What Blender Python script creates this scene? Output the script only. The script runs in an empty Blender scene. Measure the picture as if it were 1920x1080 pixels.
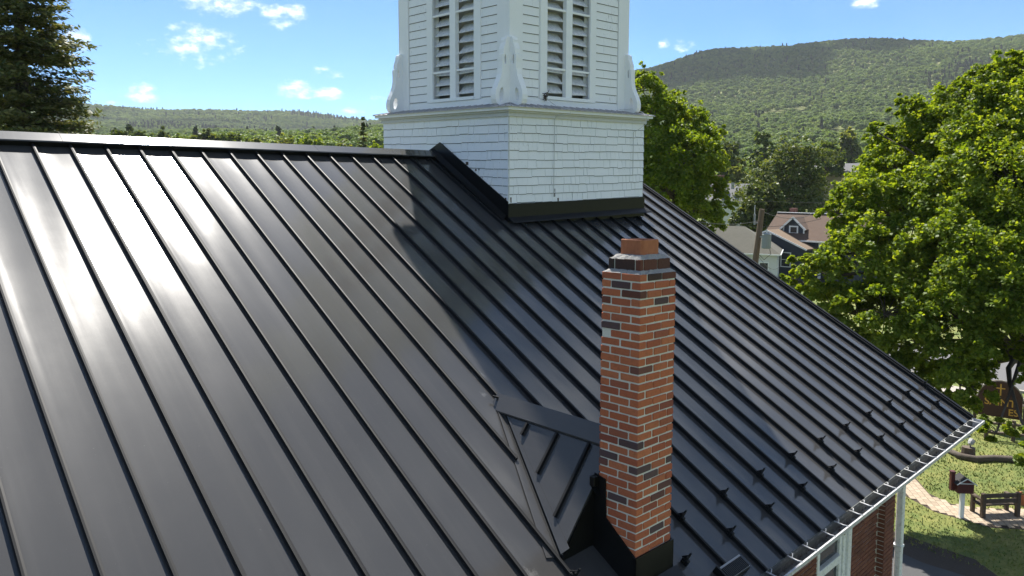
import bpy, math, random
import numpy as np
from mathutils import Matrix, Vector

# ------------------------------------------------------------------ camera, world, sun, exposure
scene = bpy.context.scene
rng = np.random.default_rng(7)
random.seed(7)
F_PX, PP_Y = 1400.14, 451.92
CAM = np.array([-2.0522, -9.8985, -0.4167])
YAW, PITCH, ROLL = 0.79810, 0.076388, 0.0070825
fw = np.array([math.cos(YAW) * math.cos(PITCH), math.sin(YAW) * math.cos(PITCH), -math.sin(PITCH)])
rt = np.cross(fw, [0, 0, 1]); rt /= np.linalg.norm(rt)
up = np.cross(rt, fw)
rt, up = math.cos(ROLL) * rt + math.sin(ROLL) * up, -math.sin(ROLL) * rt + math.cos(ROLL) * up
cd = bpy.data.cameras.new("camera")
cam = bpy.data.objects.new("camera", cd)
scene.collection.objects.link(cam)
cam.matrix_world = Matrix(((rt[0], up[0], -fw[0], CAM[0]), (rt[1], up[1], -fw[1], CAM[1]), (rt[2], up[2], -fw[2], CAM[2]), (0, 0, 0, 1)))
cd.sensor_width = 36.0
cd.lens = 36.0 * F_PX / 1920.0
cd.shift_y = (PP_Y - 540.0) / 1920.0
cd.clip_start, cd.clip_end = 0.05, 30000.0
scene.camera = cam

SUN_AZ, SUN_EL = math.radians(58.0), math.radians(55.0)     # azimuth from +X towards +Y
sun_dir = Vector((math.cos(SUN_AZ) * math.cos(SUN_EL), math.sin(SUN_AZ) * math.cos(SUN_EL), math.sin(SUN_EL)))
sl = bpy.data.lights.new("sun", 'SUN')
sl.energy, sl.angle, sl.color = 3.75, math.radians(0.55), (1.0, 0.955, 0.88)
sun = bpy.data.objects.new("sun", sl)
scene.collection.objects.link(sun)
sun.rotation_euler = (-sun_dir).to_track_quat('-Z', 'Y').to_euler()
sun.location = (60, 96, 160)

world = bpy.data.worlds.new("World")
scene.world = world
world.use_nodes = True
SKY_STRENGTH = 0.075
CLOUD_SEED = 13.7
world.cycles.sampling_method = 'MANUAL'
world.cycles.sample_map_resolution = 512
scene.view_settings.view_transform = 'Standard'
scene.view_settings.look = 'None'
scene.view_settings.gamma = 1.0
scene.view_settings.use_curve_mapping = False
scene.view_settings.exposure = 1.58
scene.cycles.use_denoising = True
scene.cycles.max_bounces = 6
scene.cycles.transparent_max_bounces = 8
scene.cycles.volume_bounces = 0
scene.cycles.sample_clamp_indirect = 8.0

def ray(px, py):
    v = (px - 960.0) / F_PX * rt + (PP_Y - py) / F_PX * up + fw
    return v / np.linalg.norm(v)
def at(px, py, dist):
    """world point on the sight line of a photo pixel, dist metres away (horizontal distance)"""
    r = ray(px, py)
    return CAM + r * (dist / math.hypot(r[0], r[1]))
def hit(px, py, n, p0):
    r = ray(px, py); n = np.array(n, float); p0 = np.array(p0, float)
    return CAM + r * (((p0 - CAM) @ n) / (r @ n))

def build_world():
    nt = world.node_tree; N, L = nt.nodes, nt.links
    N.clear()
    out = N.new('ShaderNodeOutputWorld'); bg = N.new('ShaderNodeBackground')
    bg.inputs['Strength'].default_value = SKY_STRENGTH
    sky = N.new('ShaderNodeTexSky'); sky.sky_type = 'NISHITA'; sky.sun_disc = False
    sky.sun_elevation = SUN_EL; sky.sun_rotation = math.pi / 2 - SUN_AZ
    sky.air_density, sky.dust_density, sky.ozone_density = 0.65, 0.0, 5.5
    sky.altitude = 3000
    tc = N.new('ShaderNodeTexCoord')
    sep = N.new('ShaderNodeSeparateXYZ'); L.new(tc.outputs['Generated'], sep.inputs[0])
    def math_(op, a, b=None, c=None, clamp=False):
        m = N.new('ShaderNodeMath'); m.operation = op; m.use_clamp = clamp
        for i, v in enumerate((a, b, c)):
            if v is None: continue
            if isinstance(v, (int, float)): m.inputs[i].default_value = v
            else: L.new(v, m.inputs[i])
        return m.outputs[0]
    az = math_('ARCTAN2', sep.outputs[1], sep.outputs[0])
    el = math_('ARCSINE', sep.outputs[2])
    mp = N.new('ShaderNodeMapping'); mp.inputs['Scale'].default_value = (1, 1, 1.9)
    L.new(tc.outputs['Generated'], mp.inputs[0])
    def noise(scale, detail, rough, src):
        n = N.new('ShaderNodeTexNoise'); n.inputs['Scale'].default_value = scale
        n.inputs['Detail'].default_value = detail; n.inputs['Roughness'].default_value = rough
        L.new(src, n.inputs['Vector']); return n.outputs['Fac']
    nf = noise(26.0, 8.0, 0.62, mp.outputs[0])
    nf2 = noise(75.0, 6.0, 0.6, mp.outputs[0])
    nmix = math_('ADD', math_('MULTIPLY', nf, 0.72), math_('MULTIPLY', nf2, 0.28))
    blobs = [(415, 4, 52, 22), (374, 84, 66, 26), (345, 72, 36, 18), (512, 26, 26, 11), (556, 22, 17, 11), (522, 46, 26, 10), (262, 180, 42, 8), (272, 168, 22, 12),
             (552, 168, 34, 15), (617, 177, 30, 10), (600, 132, 20, 9), (625, 140, 30, 7), (705, 184, 22, 6), (660, 208, 20, 5), (152, 74, 20, 15),
             (1246, 83, 11, 8), (1286, 88, 22, 10), (1633, 4, 26, 9), (205, 192, 12, 5), (1065, 40, 40, 16), (-120, 120, 70, 22), (2080, 60, 70, 20)]
    cv = N.new('ShaderNodeCombineXYZ'); L.new(az, cv.inputs[0]); L.new(el, cv.inputs[1])
    acc = None
    for (x, y, w, h) in blobs:
        r = ray(x, y)
        a0, e0 = math.atan2(r[1], r[0]), math.asin(r[2])
        wa, he = w / F_PX / math.cos(e0) * 1.15, h / F_PX * 1.25
        ma = N.new('ShaderNodeVectorMath'); ma.operation = 'MULTIPLY_ADD'; L.new(cv.outputs[0], ma.inputs[0])
        ma.inputs[1].default_value = (1 / wa, 1 / he, 0); ma.inputs[2].default_value = (-a0 / wa, -e0 / he, 0)
        ln = N.new('ShaderNodeVectorMath'); ln.operation = 'LENGTH'; L.new(ma.outputs[0], ln.inputs[0])
        acc = ln.outputs['Value'] if acc is None else math_('MINIMUM', acc, ln.outputs['Value'])
    acc = math_('MAXIMUM', math_('SUBTRACT', 1.0, math_('MULTIPLY', acc, acc)), -3.0)
    # denser cumulus added over the unseen sky to brighten tower and roof
    mp2 = N.new('ShaderNodeMapping'); mp2.inputs['Scale'].default_value = (1, 1, 1.9); mp2.inputs['Location'].default_value = (CLOUD_SEED, 0.0, 0.0)
    L.new(tc.outputs['Generated'], mp2.inputs[0])
    big = noise(1.9, 7.0, 0.56, mp2.outputs[0])
    hi = math_('MULTIPLY', math_('SUBTRACT', el, 0.265), 7.5, clamp=True)
    gen = math_('MULTIPLY', math_('SUBTRACT', math_('MULTIPLY', math_('SUBTRACT', big, 0.455), 9.0), 0.0), hi)
    gen = math_('SUBTRACT', gen, math_('MULTIPLY', math_('SUBTRACT', 1.0, hi), 3.0))
    acc = math_('MAXIMUM', acc, gen)
    field = math_('ADD', acc, math_('MULTIPLY', math_('SUBTRACT', nmix, 0.53), 6.5))
    mask = math_('MULTIPLY', field, 0.55, clamp=True)
    mask = math_('MULTIPLY', mask, 0.93)
    # thin veil of haze near the horizon is part of the sky model; cloud body below
    ramp = N.new('ShaderNodeValToRGB')
    ramp.color_ramp.elements[0].position = 0.05; ramp.color_ramp.elements[0].color = (4.6, 5.3, 6.3, 1)
    ramp.color_ramp.elements[1].position = 0.62; ramp.color_ramp.elements[1].color = (10.5, 10.4, 10.2, 1)
    L.new(math_('ADD', math_('MULTIPLY', field, 0.24), math_('MULTIPLY', math_('SUBTRACT', nf2, 0.5), 1.6), clamp=True), ramp.inputs[0])
    mix = N.new('ShaderNodeMix'); mix.data_type = 'RGBA'
    tint = N.new('ShaderNodeMix'); tint.data_type = 'RGBA'; tint.blend_type = 'MULTIPLY'; tint.inputs['Factor'].default_value = 1.0; tint.inputs['B'].default_value = (.86, 1.06, 1.02, 1)
    L.new(sky.outputs[0], tint.inputs['A'])
    L.new(mask, mix.inputs['Factor']); L.new(tint.outputs['Result'], mix.inputs['A']); L.new(ramp.outputs[0], mix.inputs['B'])
    L.new(mix.outputs['Result'], bg.inputs['Color']); L.new(bg.outputs[0], out.inputs[0])
build_world()

# ------------------------------------------------------------------ helpers
COL = scene.collection
class MB:
    """collects vertices and faces of ONE mesh"""
    def __init__(s): s.v, s.f = [], []
    def add(s, verts, faces):
        o = len(s.v); s.v += [tuple(map(float, p)) for p in verts]; s.f += [tuple(i + o for i in f) for f in faces]; return s
    def box(s, x0, x1, y0, y1, z0, z1):
        return s.add([(x0, y0, z0), (x1, y0, z0), (x1, y1, z0), (x0, y1, z0), (x0, y0, z1), (x1, y0, z1), (x1, y1, z1), (x0, y1, z1)],
                     [(0, 3, 2, 1), (4, 5, 6, 7), (0, 1, 5, 4), (1, 2, 6, 5), (2, 3, 7, 6), (3, 0, 4, 7)])
    def bbox(s, x0, x1, y0, y1, z0, z1, b=0.004):
        """box with chamfered vertical and horizontal edges"""
        o = len(s.v)
        b = min(b, (x1 - x0) * .45, (y1 - y0) * .45, (z1 - z0) * .45)
        def ring(z, i): return [(x0 + i + b, y0 + i, z), (x1 - i - b, y0 + i, z), (x1 - i, y0 + i + b, z), (x1 - i, y1 - i - b, z), (x1 - i - b, y1 - i, z), (x0 + i + b, y1 - i, z), (x0 + i, y1 - i - b, z), (x0 + i, y0 + i + b, z)]
        s.v += ring(z0, b * .9) + ring(z0 + b, 0) + ring(z1 - b, 0) + ring(z1, b * .9)
        for k in range(3):
            for j in range(8):
                a, c = o + k * 8 + j, o + k * 8 + (j + 1) % 8
                s.f.append((a, c, c + 8, a + 8))
        s.f.append(tuple(o + j for j in range(7, -1, -1))); s.f.append(tuple(o + 24 + j for j in range(8)))
        return s
    def bar(s, p, q, w, h, upv=(0, 0, 1)):
        p, q, u = np.array(p, float), np.array(q, float), np.array(upv, float)
        d = q - p; d /= np.linalg.norm(d); a = np.cross(d, u); a /= np.linalg.norm(a); c = np.cross(a, d)
        a, c = a * w / 2, c * h / 2
        return s.add([p - a - c, p + a - c, p + a + c, p - a + c, q - a - c, q + a - c, q + a + c, q - a + c],
                     [(0, 3, 2, 1), (4, 5, 6, 7), (0, 1, 5, 4), (1, 2, 6, 5), (2, 3, 7, 6), (3, 0, 4, 7)])
    def tube(s, pts, rad, n=8, caps=True):
        pts = [np.array(p, float) for p in pts]
        if not hasattr(rad, '__len__'): rad = [rad] * len(pts)
        o = len(s.v); ref = None
        for i, p in enumerate(pts):
            d = pts[min(i + 1, len(pts) - 1)] - pts[max(i - 1, 0)]; d /= (np.linalg.norm(d) + 1e-9)
            if ref is None:
                ref = np.array([0, 0, 1.]) if abs(d[2]) < .9 else np.array([1., 0, 0])
            a = np.cross(d, ref); a /= (np.linalg.norm(a) + 1e-9); b = np.cross(a, d); ref = b
            for j in range(n):
                t = 2 * math.pi * j / n; s.v.append(tuple(p + rad[i] * (math.cos(t) * a + math.sin(t) * b)))
        for i in range(len(pts) - 1):
            for j in range(n):
                k = (j + 1) % n; s.f.append((o + i * n + j, o + (i + 1) * n + j, o + (i + 1) * n + k, o + i * n + k))
        if caps:
            s.f.append(tuple(o + j for j in range(n))); s.f.append(tuple(o + (len(pts) - 1) * n + j for j in range(n - 1, -1, -1)))
        return s
    def prism(s, poly, off):
        """closed 3-D polygon extruded by the vector off"""
        n = len(poly); off = np.array(off, float); A = [np.array(p, float) for p in poly]; B = [p + off for p in A]
        return s.add(A + B, [tuple(range(n - 1, -1, -1)), tuple(range(n, 2 * n))] + [(i, (i + 1) % n, n + (i + 1) % n, n + i) for i in range(n)])
    def mesh(s, name, smooth=False):
        m = bpy.data.meshes.new(name); m.from_pydata(s.v, [], s.f)
        if smooth: m.shade_smooth()
        return m
    def build(s, name, mat, parent=None, smooth=False):
        return link(name, s.mesh(name, smooth), mat, parent)
def link(name, mesh, mat=None, parent=None):
    if mat is not None and len(mesh.materials) == 0: mesh.materials.append(mat)
    o = bpy.data.objects.new(name, mesh); COL.objects.link(o)
    if parent is not None: o.parent = parent
    return o
def tag(o, label=None, cat=None, group=None, kind=None):
    if label: o['label'] = label
    if cat: o['category'] = cat
    if group: o['group'] = group
    if kind: o['kind'] = kind
    return o
def thing(name, label, cat, loc=(0, 0, 0), rot=None, group=None):
    o = bpy.data.objects.new(name, None); COL.objects.link(o)
    o.empty_display_size = .2
    M = Matrix.Translation(Vector([float(c) for c in loc]))
    if rot is not None: M = M @ rot
    o.matrix_world = M
    return tag(o, label, cat, group)
def array_mesh(name, verts, faces, smooth=False):
    verts = np.asarray(verts, np.float32); faces = np.asarray(faces, np.int32); k = faces.shape[1]
    m = bpy.data.meshes.new(name); m.vertices.add(len(verts)); m.vertices.foreach_set('co', verts.ravel())
    m.loops.add(faces.size); m.loops.foreach_set('vertex_index', faces.ravel())
    m.polygons.add(len(faces)); m.polygons.foreach_set('loop_start', np.arange(0, faces.size, k, dtype=np.int32))
    m.polygons.foreach_set('loop_total', np.full(len(faces), k, np.int32))
    m.update(calc_edges=True)
    if smooth: m.shade_smooth()
    return m

# ------------------------------------------------------------------ materials
class MT:
    def __init__(s, name):
        s.m = bpy.data.materials.new(name); s.m.use_nodes = True; s.nt = s.m.node_tree; s.N, s.L = s.nt.nodes, s.nt.links
        s.p = s.N['Principled BSDF']; s.out = s.N['Material Output']
    def set(s, **k):
        for a, v in k.items(): s.p.inputs[a.replace('_', ' ')].default_value = v
        return s
    def coord(s, kind='Object', scale=(1, 1, 1), rot=(0, 0, 0)):
        t = s.N.new('ShaderNodeTexCoord'); m = s.N.new('ShaderNodeMapping'); m.inputs['Scale'].default_value = scale; m.inputs['Rotation'].default_value = rot
        s.L.new(t.outputs[kind], m.inputs[0]); return m.outputs[0]
    def geo(s, scale=(1, 1, 1)):
        g = s.N.new('ShaderNodeNewGeometry'); m = s.N.new('ShaderNodeMapping'); m.inputs['Scale'].default_value = scale
        s.L.new(g.outputs['Position'], m.inputs[0]); return m.outputs[0]
    def noise(s, vec, scale, detail=4, rough=.55, out='Fac', dist=0.):
        n = s.N.new('ShaderNodeTexNoise'); n.inputs['Scale'].default_value = scale; n.inputs['Detail'].default_value = detail; n.inputs['Roughness'].default_value = rough
        n.inputs['Distortion'].default_value = dist
        if vec is not None: s.L.new(vec, n.inputs['Vector'])
        return n.outputs[out]
    def ramp(s, fac, stops, interp='LINEAR'):
        r = s.N.new('ShaderNodeValToRGB'); r.color_ramp.interpolation = interp
        e = r.color_ramp.elements
        while len(e) < len(stops): e.new(0.5)
        for i, (p, c) in enumerate(stops):
            e[i].position = p; e[i].color = (*c, 1) if len(c) == 3 else c
        s.L.new(fac, r.inputs[0]); return r.outputs[0]
    def math(s, op, a, b=None, clamp=False):
        m = s.N.new('ShaderNodeMath'); m.operation = op; m.use_clamp = clamp
        for i, v in enumerate((a, b)):
            if v is None: continue
            if isinstance(v, (int, float)): m.inputs[i].default_value = v
            else: s.L.new(v, m.inputs[i])
        return m.outputs[0]
    def mix(s, fac, a, b, blend='MIX'):
        m = s.N.new('ShaderNodeMix'); m.data_type = 'RGBA'; m.blend_type = blend
        for k, v in (('Factor', fac), ('A', a), ('B', b)):
            if isinstance(v, (int, float)): m.inputs[k].default_value = v
            elif isinstance(v, tuple): m.inputs[k].default_value = (*v, 1)
            else: s.L.new(v, m.inputs[k])
        return m.outputs['Result']
    def rand(s):
        return s.N.new('ShaderNodeObjectInfo').outputs['Random']
    def link(s, sock, name): s.L.new(sock, s.p.inputs[name]); return s
    def bump(s, h, strength=.3, dist=.01):
        b = s.N.new('ShaderNodeBump'); b.inputs['Strength'].default_value = strength; b.inputs['Distance'].default_value = dist
        s.L.new(h, b.inputs['Height']); s.L.new(b.outputs[0], s.p.inputs['Normal']); return s

M = {}
def make_materials():
    # dark standing-seam steel: satin charcoal paint with faint dust and scuffs
    t = MT('roof_steel'); v = t.geo()
    n = t.noise(v, 1.3, 6, .6); n2 = t.noise(v, 60, 3, .6); sp = t.noise(v, 9, 2, .5)
    c = t.mix(t.math('MULTIPLY', t.math('SUBTRACT', n, .42), .9, True), (.044, .0435, .0435), (.058, .056, .054))
    dust = t.math('MULTIPLY', t.math('SUBTRACT', t.noise(v, 38, 2, .5), .735), 14., True)
    c = t.mix(t.math('MULTIPLY', dust, .12), c, (.30, .29, .28))
    t.set(IOR=1.50)
    st = t.noise(t.geo((9, .35, .35)), 1.6, 5, .6)
    c = t.mix(t.math('MULTIPLY', t.math('SUBTRACT', st, .5), .8, True), c, (.075, .072, .068))
    r = t.math('ADD', t.math('ADD', t.math('MULTIPLY', n, .05), t.math('MULTIPLY', st, .022)), .088); t.link(r, 'Roughness')
    t.bump(sp, .012, .004)
    # chalky scuffs left by the roofers beside the saddle
    sc = None
    for (cx_, cy_, cz_, r_) in ((3.05, -4.20, -2.38, .20), (2.93, -4.42, -2.50, .13), (1.95, -6.05, -3.42, .22)):
        d = t.N.new('ShaderNodeVectorMath'); d.operation = 'DISTANCE'; g = t.N.new('ShaderNodeNewGeometry'); t.L.new(g.outputs['Position'], d.inputs[0]); d.inputs[1].default_value = (cx_, cy_, cz_)
        m_ = t.math('SUBTRACT', 1.0, t.math('MULTIPLY', d.outputs['Value'], 1 / r_), True); sc = m_ if sc is None else t.math('MAXIMUM', sc, m_)
    streak = t.noise(t.geo((1.0, .5, .8)), 26, 6, .7)
    scf = t.math('MULTIPLY', t.math('MULTIPLY', t.math('SUBTRACT', t.math('ADD', t.math('MULTIPLY', sc, .75), streak), .90), 1.6, True), .55)
    c = t.mix(scf, c, (.40, .39, .38)); t.link(c, 'Base Color')
    t.set(Coat_Weight=.14, Coat_Roughness=.45, Coat_IOR=1.4)
    M['steel'] = t.m
    t = MT('black_flashing'); v = t.geo(); n = t.noise(v, 8, 4)
    t.link(t.mix(n, (.004, .004, .0045), (.008, .008, .008)), 'Base Color').set(Roughness=.40, IOR=1.33); M['flash'] = t.m
    t = MT('seam_steel'); t.set(Base_Color=(.010, .0105, .0115, 1), Roughness=.55, IOR=1.28); M['seam'] = t.m
    # painted wood, old white
    def paint(name, worn):
        t = MT(name); v = t.geo(); n = t.noise(v, 3.0, 6, .65); n2 = t.noise(t.geo((1, 1, .35)), 45, 5, .7); r = t.rand()
        c = t.mix(n, (.83, .832, .835), (.90, .90, .90))
        c = t.mix(t.math('MULTIPLY', r, .35), c, (.80, .805, .81))
        w = t.math('MULTIPLY', t.math('SUBTRACT', t.math('ADD', t.math('MULTIPLY', n2, .7), t.math('MULTIPLY', t.noise(v, 1.1, 3), .3)), worn), 9., True)
        c = t.mix(w, c, (.27, .255, .24))
        t.link(c, 'Base Color').set(Roughness=.72); t.bump(n2, .25, .003); return t.m
    M['paint'] = paint('white_paint', .655); M['paint_worn'] = paint('worn_white_paint', .60)
    t = MT('grey_trim_paint'); v = t.geo(); n = t.noise(v, 14, 5, .65)
    t.link(t.mix(n, (.50, .50, .48), (.66, .66, .64)), 'Base Color').set(Roughness=.7); M['trim'] = t.m
    t = MT('sheathing_dark'); t.set(Base_Color=(.045, .042, .04, 1), Roughness=.9); M['sheath'] = t.m
    t = MT('joint_shade'); t.set(Base_Color=(.13, .13, .13, 1), Roughness=1); M['joint_shade'] = t.m  # dark shingle joints, and the shade line painted along each butt
    t = MT('belfry_inside'); t.set(Base_Color=(.50, .50, .50, 1), Roughness=1); M['inside'] = t.m
    t = MT('louver_paint'); v = t.geo(); n = t.noise(v, 22, 5, .7)
    t.link(t.ramp(n, [(.3, (.50, .50, .50)), (.55, (.70, .70, .70)), (.75, (.78, .78, .78))]), 'Base Color').set(Roughness=.8); M['louver'] = t.m
    t = MT('skirt_metal'); v = t.geo(); n = t.noise(v, 9, 4)
    t.link(t.mix(n, (.34, .32, .33), (.55, .53, .54)), 'Base Color').set(Roughness=.45, Metallic=.3); M['skirt'] = t.m
    # chimney brick
    def brick(name, cols, soot=True):
        t = MT(name); r = t.rand(); v = t.geo(); n = t.noise(v, 38, 5, .65); n3 = t.noise(v, 150, 3, .6)
        c = t.ramp(r, cols, 'LINEAR')
        c = t.mix(t.math('MULTIPLY', t.math('SUBTRACT', n, .5), 1.7, True), c, (.10, .045, .03))
        c = t.mix(t.math('MULTIPLY', t.math('SUBTRACT', n3, .62), 2.2, True), c, (.40, .18, .10))
        t.link(c, 'Base Color').set(Roughness=.88); t.bump(t.math('ADD', n, t.math('MULTIPLY', n3, .6)), .5, .004); return t.m
    M['brick'] = brick('chimney_brick', [(0, (.37, .100, .042)), (.22, (.45, .130, .052)), (.45, (.33, .082, .038)), (.62, (.48, .15, .062)), (.80, (.23, .060, .036)), (.90, (.42, .115, .046)), (.945, (.070, .040, .042)), (1, (.10, .06, .06))])
    M['brick_soot'] = brick('sooty_brick', [(0, (.022, .014, .012)), (.45, (.05, .022, .016)), (.8, (.16, .045, .025)), (1, (.03, .02, .018))])
    M['brick_wall'] = brick('wall_brick', [(0, (.13, .043, .026)), (.4, (.17, .055, .032)), (.75, (.11, .036, .024)), (1, (.19, .068, .04))])
    t = MT('mortar'); v = t.geo(); n = t.noise(v, 70, 5, .7)
    t.link(t.mix(n, (.50, .475, .42), (.74, .71, .64)), 'Base Color').set(Roughness=.95); t.bump(n, .6, .006); M['mortar'] = t.m
    t = MT('mortar_dark'); v = t.geo(); n = t.noise(v, 60, 5, .7)
    t.link(t.mix(n, (.16, .155, .15), (.42, .40, .37)), 'Base Color').set(Roughness=.95); t.bump(n, .9, .01); M['wash'] = t.m
    t = MT('flue_clay'); v = t.geo(); n = t.noise(t.geo((1, 1, .5)), 14, 5, .6)
    t.link(t.ramp(n, [(.3, (.27, .085, .035)), (.55, (.38, .13, .055)), (.75, (.44, .17, .08))]), 'Base Color').set(Roughness=.75); M['clay'] = t.m
    t = MT('dark_hole'); t.set(Base_Color=(.008, .008, .008, 1), Roughness=1); M['hole'] = t.m
    t = MT('gutter_back'); t.set(Base_Color=(.085, .09, .075, 1), Roughness=.7); M['gutter_back'] = t.m
    t = MT('gutter_metal'); v = t.geo(); n = t.noise(v, 16, 6, .7)
    t.link(t.ramp(n, [(.3, (.06, .06, .058)), (.5, (.13, .13, .125)), (.72, (.30, .30, .29))]), 'Base Color').set(Roughness=.5, Metallic=.35); M['gutter_in'] = t.m
    t = MT('white_aluminium'); v = t.geo(); n = t.noise(v, 25, 5, .7)
    t.link(t.ramp(n, [(.28, (.45, .45, .45)), (.5, (.74, .74, .74)), (1, (.82, .82, .82))]), 'Base Color').set(Roughness=.4); M['alu'] = t.m
    t = MT('rim_metal'); n = t.noise(t.geo(), 25, 5, .7); t.link(t.ramp(n, [(.3, (.28, .28, .28)), (.6, (.50, .50, .50))]), 'Base Color').set(Roughness=.45); M['rim'] = t.m
    t = MT('window_glass'); t.set(Base_Color=(.02, .024, .026, 1), Roughness=.08, IOR=1.5); t.bump(t.noise(t.geo(), 3, 2), .12, .02); M['glass'] = t.m
    # ground
    t = MT('ground_grass'); v = t.geo(); n = t.noise(v, .35, 5, .6); n2 = t.noise(v, 3.2, 6, .7); n3 = t.noise(v, 28, 3, .6)
    c = t.ramp(t.math('ADD', t.math('MULTIPLY', n, .5), t.math('MULTIPLY', n2, .5)), [(.30, (.055, .095, .016)), (.45, (.110, .145, .028)), (.58, (.20, .20, .048)), (.74, (.30, .25, .09))])
    c = t.mix(t.math('MULTIPLY', t.math('SUBTRACT', n3, .5), 1.6, True), c, (.055, .08, .015))
    t.link(c, 'Base Color').set(Roughness=.95); t.bump(t.math('ADD', n3, n2), .8, .06); M['grass'] = t.m
    t = MT('grass_blade'); t.link(t.ramp(t.noise(t.geo(), 2.2, 4), [(.35, (.09, .14, .022)), (.55, (.18, .205, .04)), (.72, (.30, .27, .09))]), 'Base Color').set(Roughness=.8); M['blade'] = t.m
    t = MT('asphalt'); v = t.geo(); n = t.noise(v, 55, 5, .7); n2 = t.noise(v, .6, 5, .6)
    t.link(t.mix(n2, (.040, .040, .042), (.075, .074, .073)), 'Base Color').set(Roughness=.9); t.bump(n, .5, .01); M['asphalt'] = t.m
    t = MT('asphalt_light'); v = t.geo(); n2 = t.noise(v, .5, 6, .65)
    t.link(t.mix(n2, (.085, .085, .086), (.135, .132, .13)), 'Base Color').set(Roughness=.9); M['road'] = t.m
    t = MT('concrete'); v = t.geo(); n = t.noise(v, 2.5, 6, .65)
    t.link(t.mix(n, (.26, .235, .20), (.36, .325, .275)), 'Base Color').set(Roughness=.9); M['concrete'] = t.m
    t = MT('paver'); r = t.rand(); n = t.noise(t.geo(), 20, 4, .6)
    c = t.ramp(r, [(0, (.34, .27, .19)), (.5, (.42, .34, .25)), (1, (.30, .235, .165))]); c = t.mix(t.math('MULTIPLY', n, .35), c, (.22, .17, .12))
    t.link(c, 'Base Color').set(Roughness=.92); M['paver'] = t.m
    t = MT('mulch'); v = t.geo(); n = t.noise(v, 30, 4, .7)
    t.link(t.mix(n, (.02, .014, .010), (.085, .062, .045)), 'Base Color').set(Roughness=1); t.bump(n, 1, .03); M['mulch'] = t.m
    # foliage
    def leaf(name, cols, trans=.42, tcol=None, rough=.5):
        t = MT(name); g = t.N.new('ShaderNodeNewGeometry'); r = g.outputs['Random Per Island']
        n = t.noise(t.geo(), .45, 3, .5)
        c = t.ramp(t.math('ADD', t.math('MULTIPLY', r, .55), t.math('MULTIPLY', n, .45)), cols)
        t.link(c, 'Base Color').set(Roughness=rough)
        t.p.inputs['Specular IOR Level'].default_value = .15
        tr = t.N.new('ShaderNodeBsdfTranslucent'); hs = t.mix(1.0, c, tcol or (2.1, 1.75, .55), 'MULTIPLY'); t.L.new(hs, tr.inputs['Color'])
        mx = t.N.new('ShaderNodeMixShader'); mx.inputs[0].default_value = trans
        t.L.new(t.p.outputs[0], mx.inputs[1]); t.L.new(tr.outputs[0], mx.inputs[2]); t.L.new(mx.outputs[0], t.out.inputs[0]); return t.m
    M['leaf_maple'] = leaf('maple_leaf', [(.25, (.066, .115, .012)), (.5, (.125, .188, .02)), (.75, (.195, .25, .036))], .46, (2.3, 2.0, .5))
    M['leaf_dark'] = leaf('dark_leaf', [(.25, (.040, .066, .018)), (.5, (.070, .105, .026)), (.75, (.12, .15, .055))], .34)
    M['leaf_light'] = leaf('light_leaf', [(.25, (.075, .11, .024)), (.5, (.12, .16, .04)), (.75, (.17, .195, .065))], .38)
    M['leaf_mid'] = leaf('mid_leaf', [(.25, (.045, .080, .018)), (.5, (.080, .125, .026)), (.75, (.115, .16, .04))], .36)
    M['needle'] = leaf('needle', [(.25, (.045, .070, .028)), (.5, (.085, .108, .038)), (.75, (.15, .155, .058))], .32, (1.8, 1.5, .6))
    def crownmat(name, cols):
        t = MT(name); r = t.rand(); g = t.N.new('ShaderNodeNewGeometry')
        n = t.noise(t.geo(), .011, 3, .5)
        f = t.math('ADD', t.math('MULTIPLY', r, .42), t.math('ADD', t.math('MULTIPLY', n, .42), t.math('MULTIPLY', g.outputs['Random Per Island'], .16)))
        c = t.ramp(f, cols)
        t.link(c, 'Base Color').set(Roughness=.7)
        tr = t.N.new('ShaderNodeBsdfTranslucent'); t.L.new(t.mix(1.0, c, (1.7, 1.5, .6), 'MULTIPLY'), tr.inputs['Color'])
        mx = t.N.new('ShaderNodeMixShader'); mx.inputs[0].default_value = .28
        t.L.new(t.p.outputs[0], mx.inputs[1]); t.L.new(tr.outputs[0], mx.inputs[2]); t.L.new(mx.outputs[0], t.out.inputs[0]); return t.m
    M['forest'] = crownmat('forest_crown', [(.25, (.075, .14, .028)), (.45, (.125, .20, .038)), (.6, (.165, .245, .048)), (.78, (.22, .29, .065))])
    M['forest_conifer'] = crownmat('forest_conifer', [(.3, (.025, .045, .02)), (.7, (.05, .075, .03))])
    t = MT('bark'); v = t.geo((1, 1, .3)); n = t.noise(v, 16, 5, .7)
    t.link(t.mix(n, (.035, .027, .021), (.13, .105, .085)), 'Base Color').set(Roughness=.95); t.bump(n, .8, .02); M['bark'] = t.m
    t = MT('pole_wood'); v = t.geo((1, 1, .12)); n = t.noise(v, 22, 5, .7)
    t.link(t.mix(n, (.10, .068, .045), (.21, .15, .105)), 'Base Color').set(Roughness=.9); M['pole'] = t.m
    t = MT('bench_wood'); v = t.geo(); n = t.noise(v, 18, 5, .7)
    t.link(t.mix(n, (.045, .032, .02), (.12, .085, .055)), 'Base Color').set(Roughness=.85); M['bench'] = t.m
    t = MT('maroon_paint'); n = t.noise(t.geo(), 10, 4)
    t.link(t.mix(n, (.055, .008, .007), (.095, .016, .012)), 'Base Color').set(Roughness=.55); M['maroon'] = t.m
    t = MT('sign_brown'); t.set(Base_Color=(.05, .014, .010, 1), Roughness=.5); M['signbrown'] = t.m
    t = MT('gold_paint'); t.set(Base_Color=(.62, .33, .05, 1), Roughness=.4); M['gold'] = t.m
    t = MT('black_shingle'); n = t.noise(t.geo(), 30, 4); t.link(t.mix(n, (.012, .012, .012), (.04, .038, .036)), 'Base Color').set(Roughness=.9); M['blackroof'] = t.m
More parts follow.
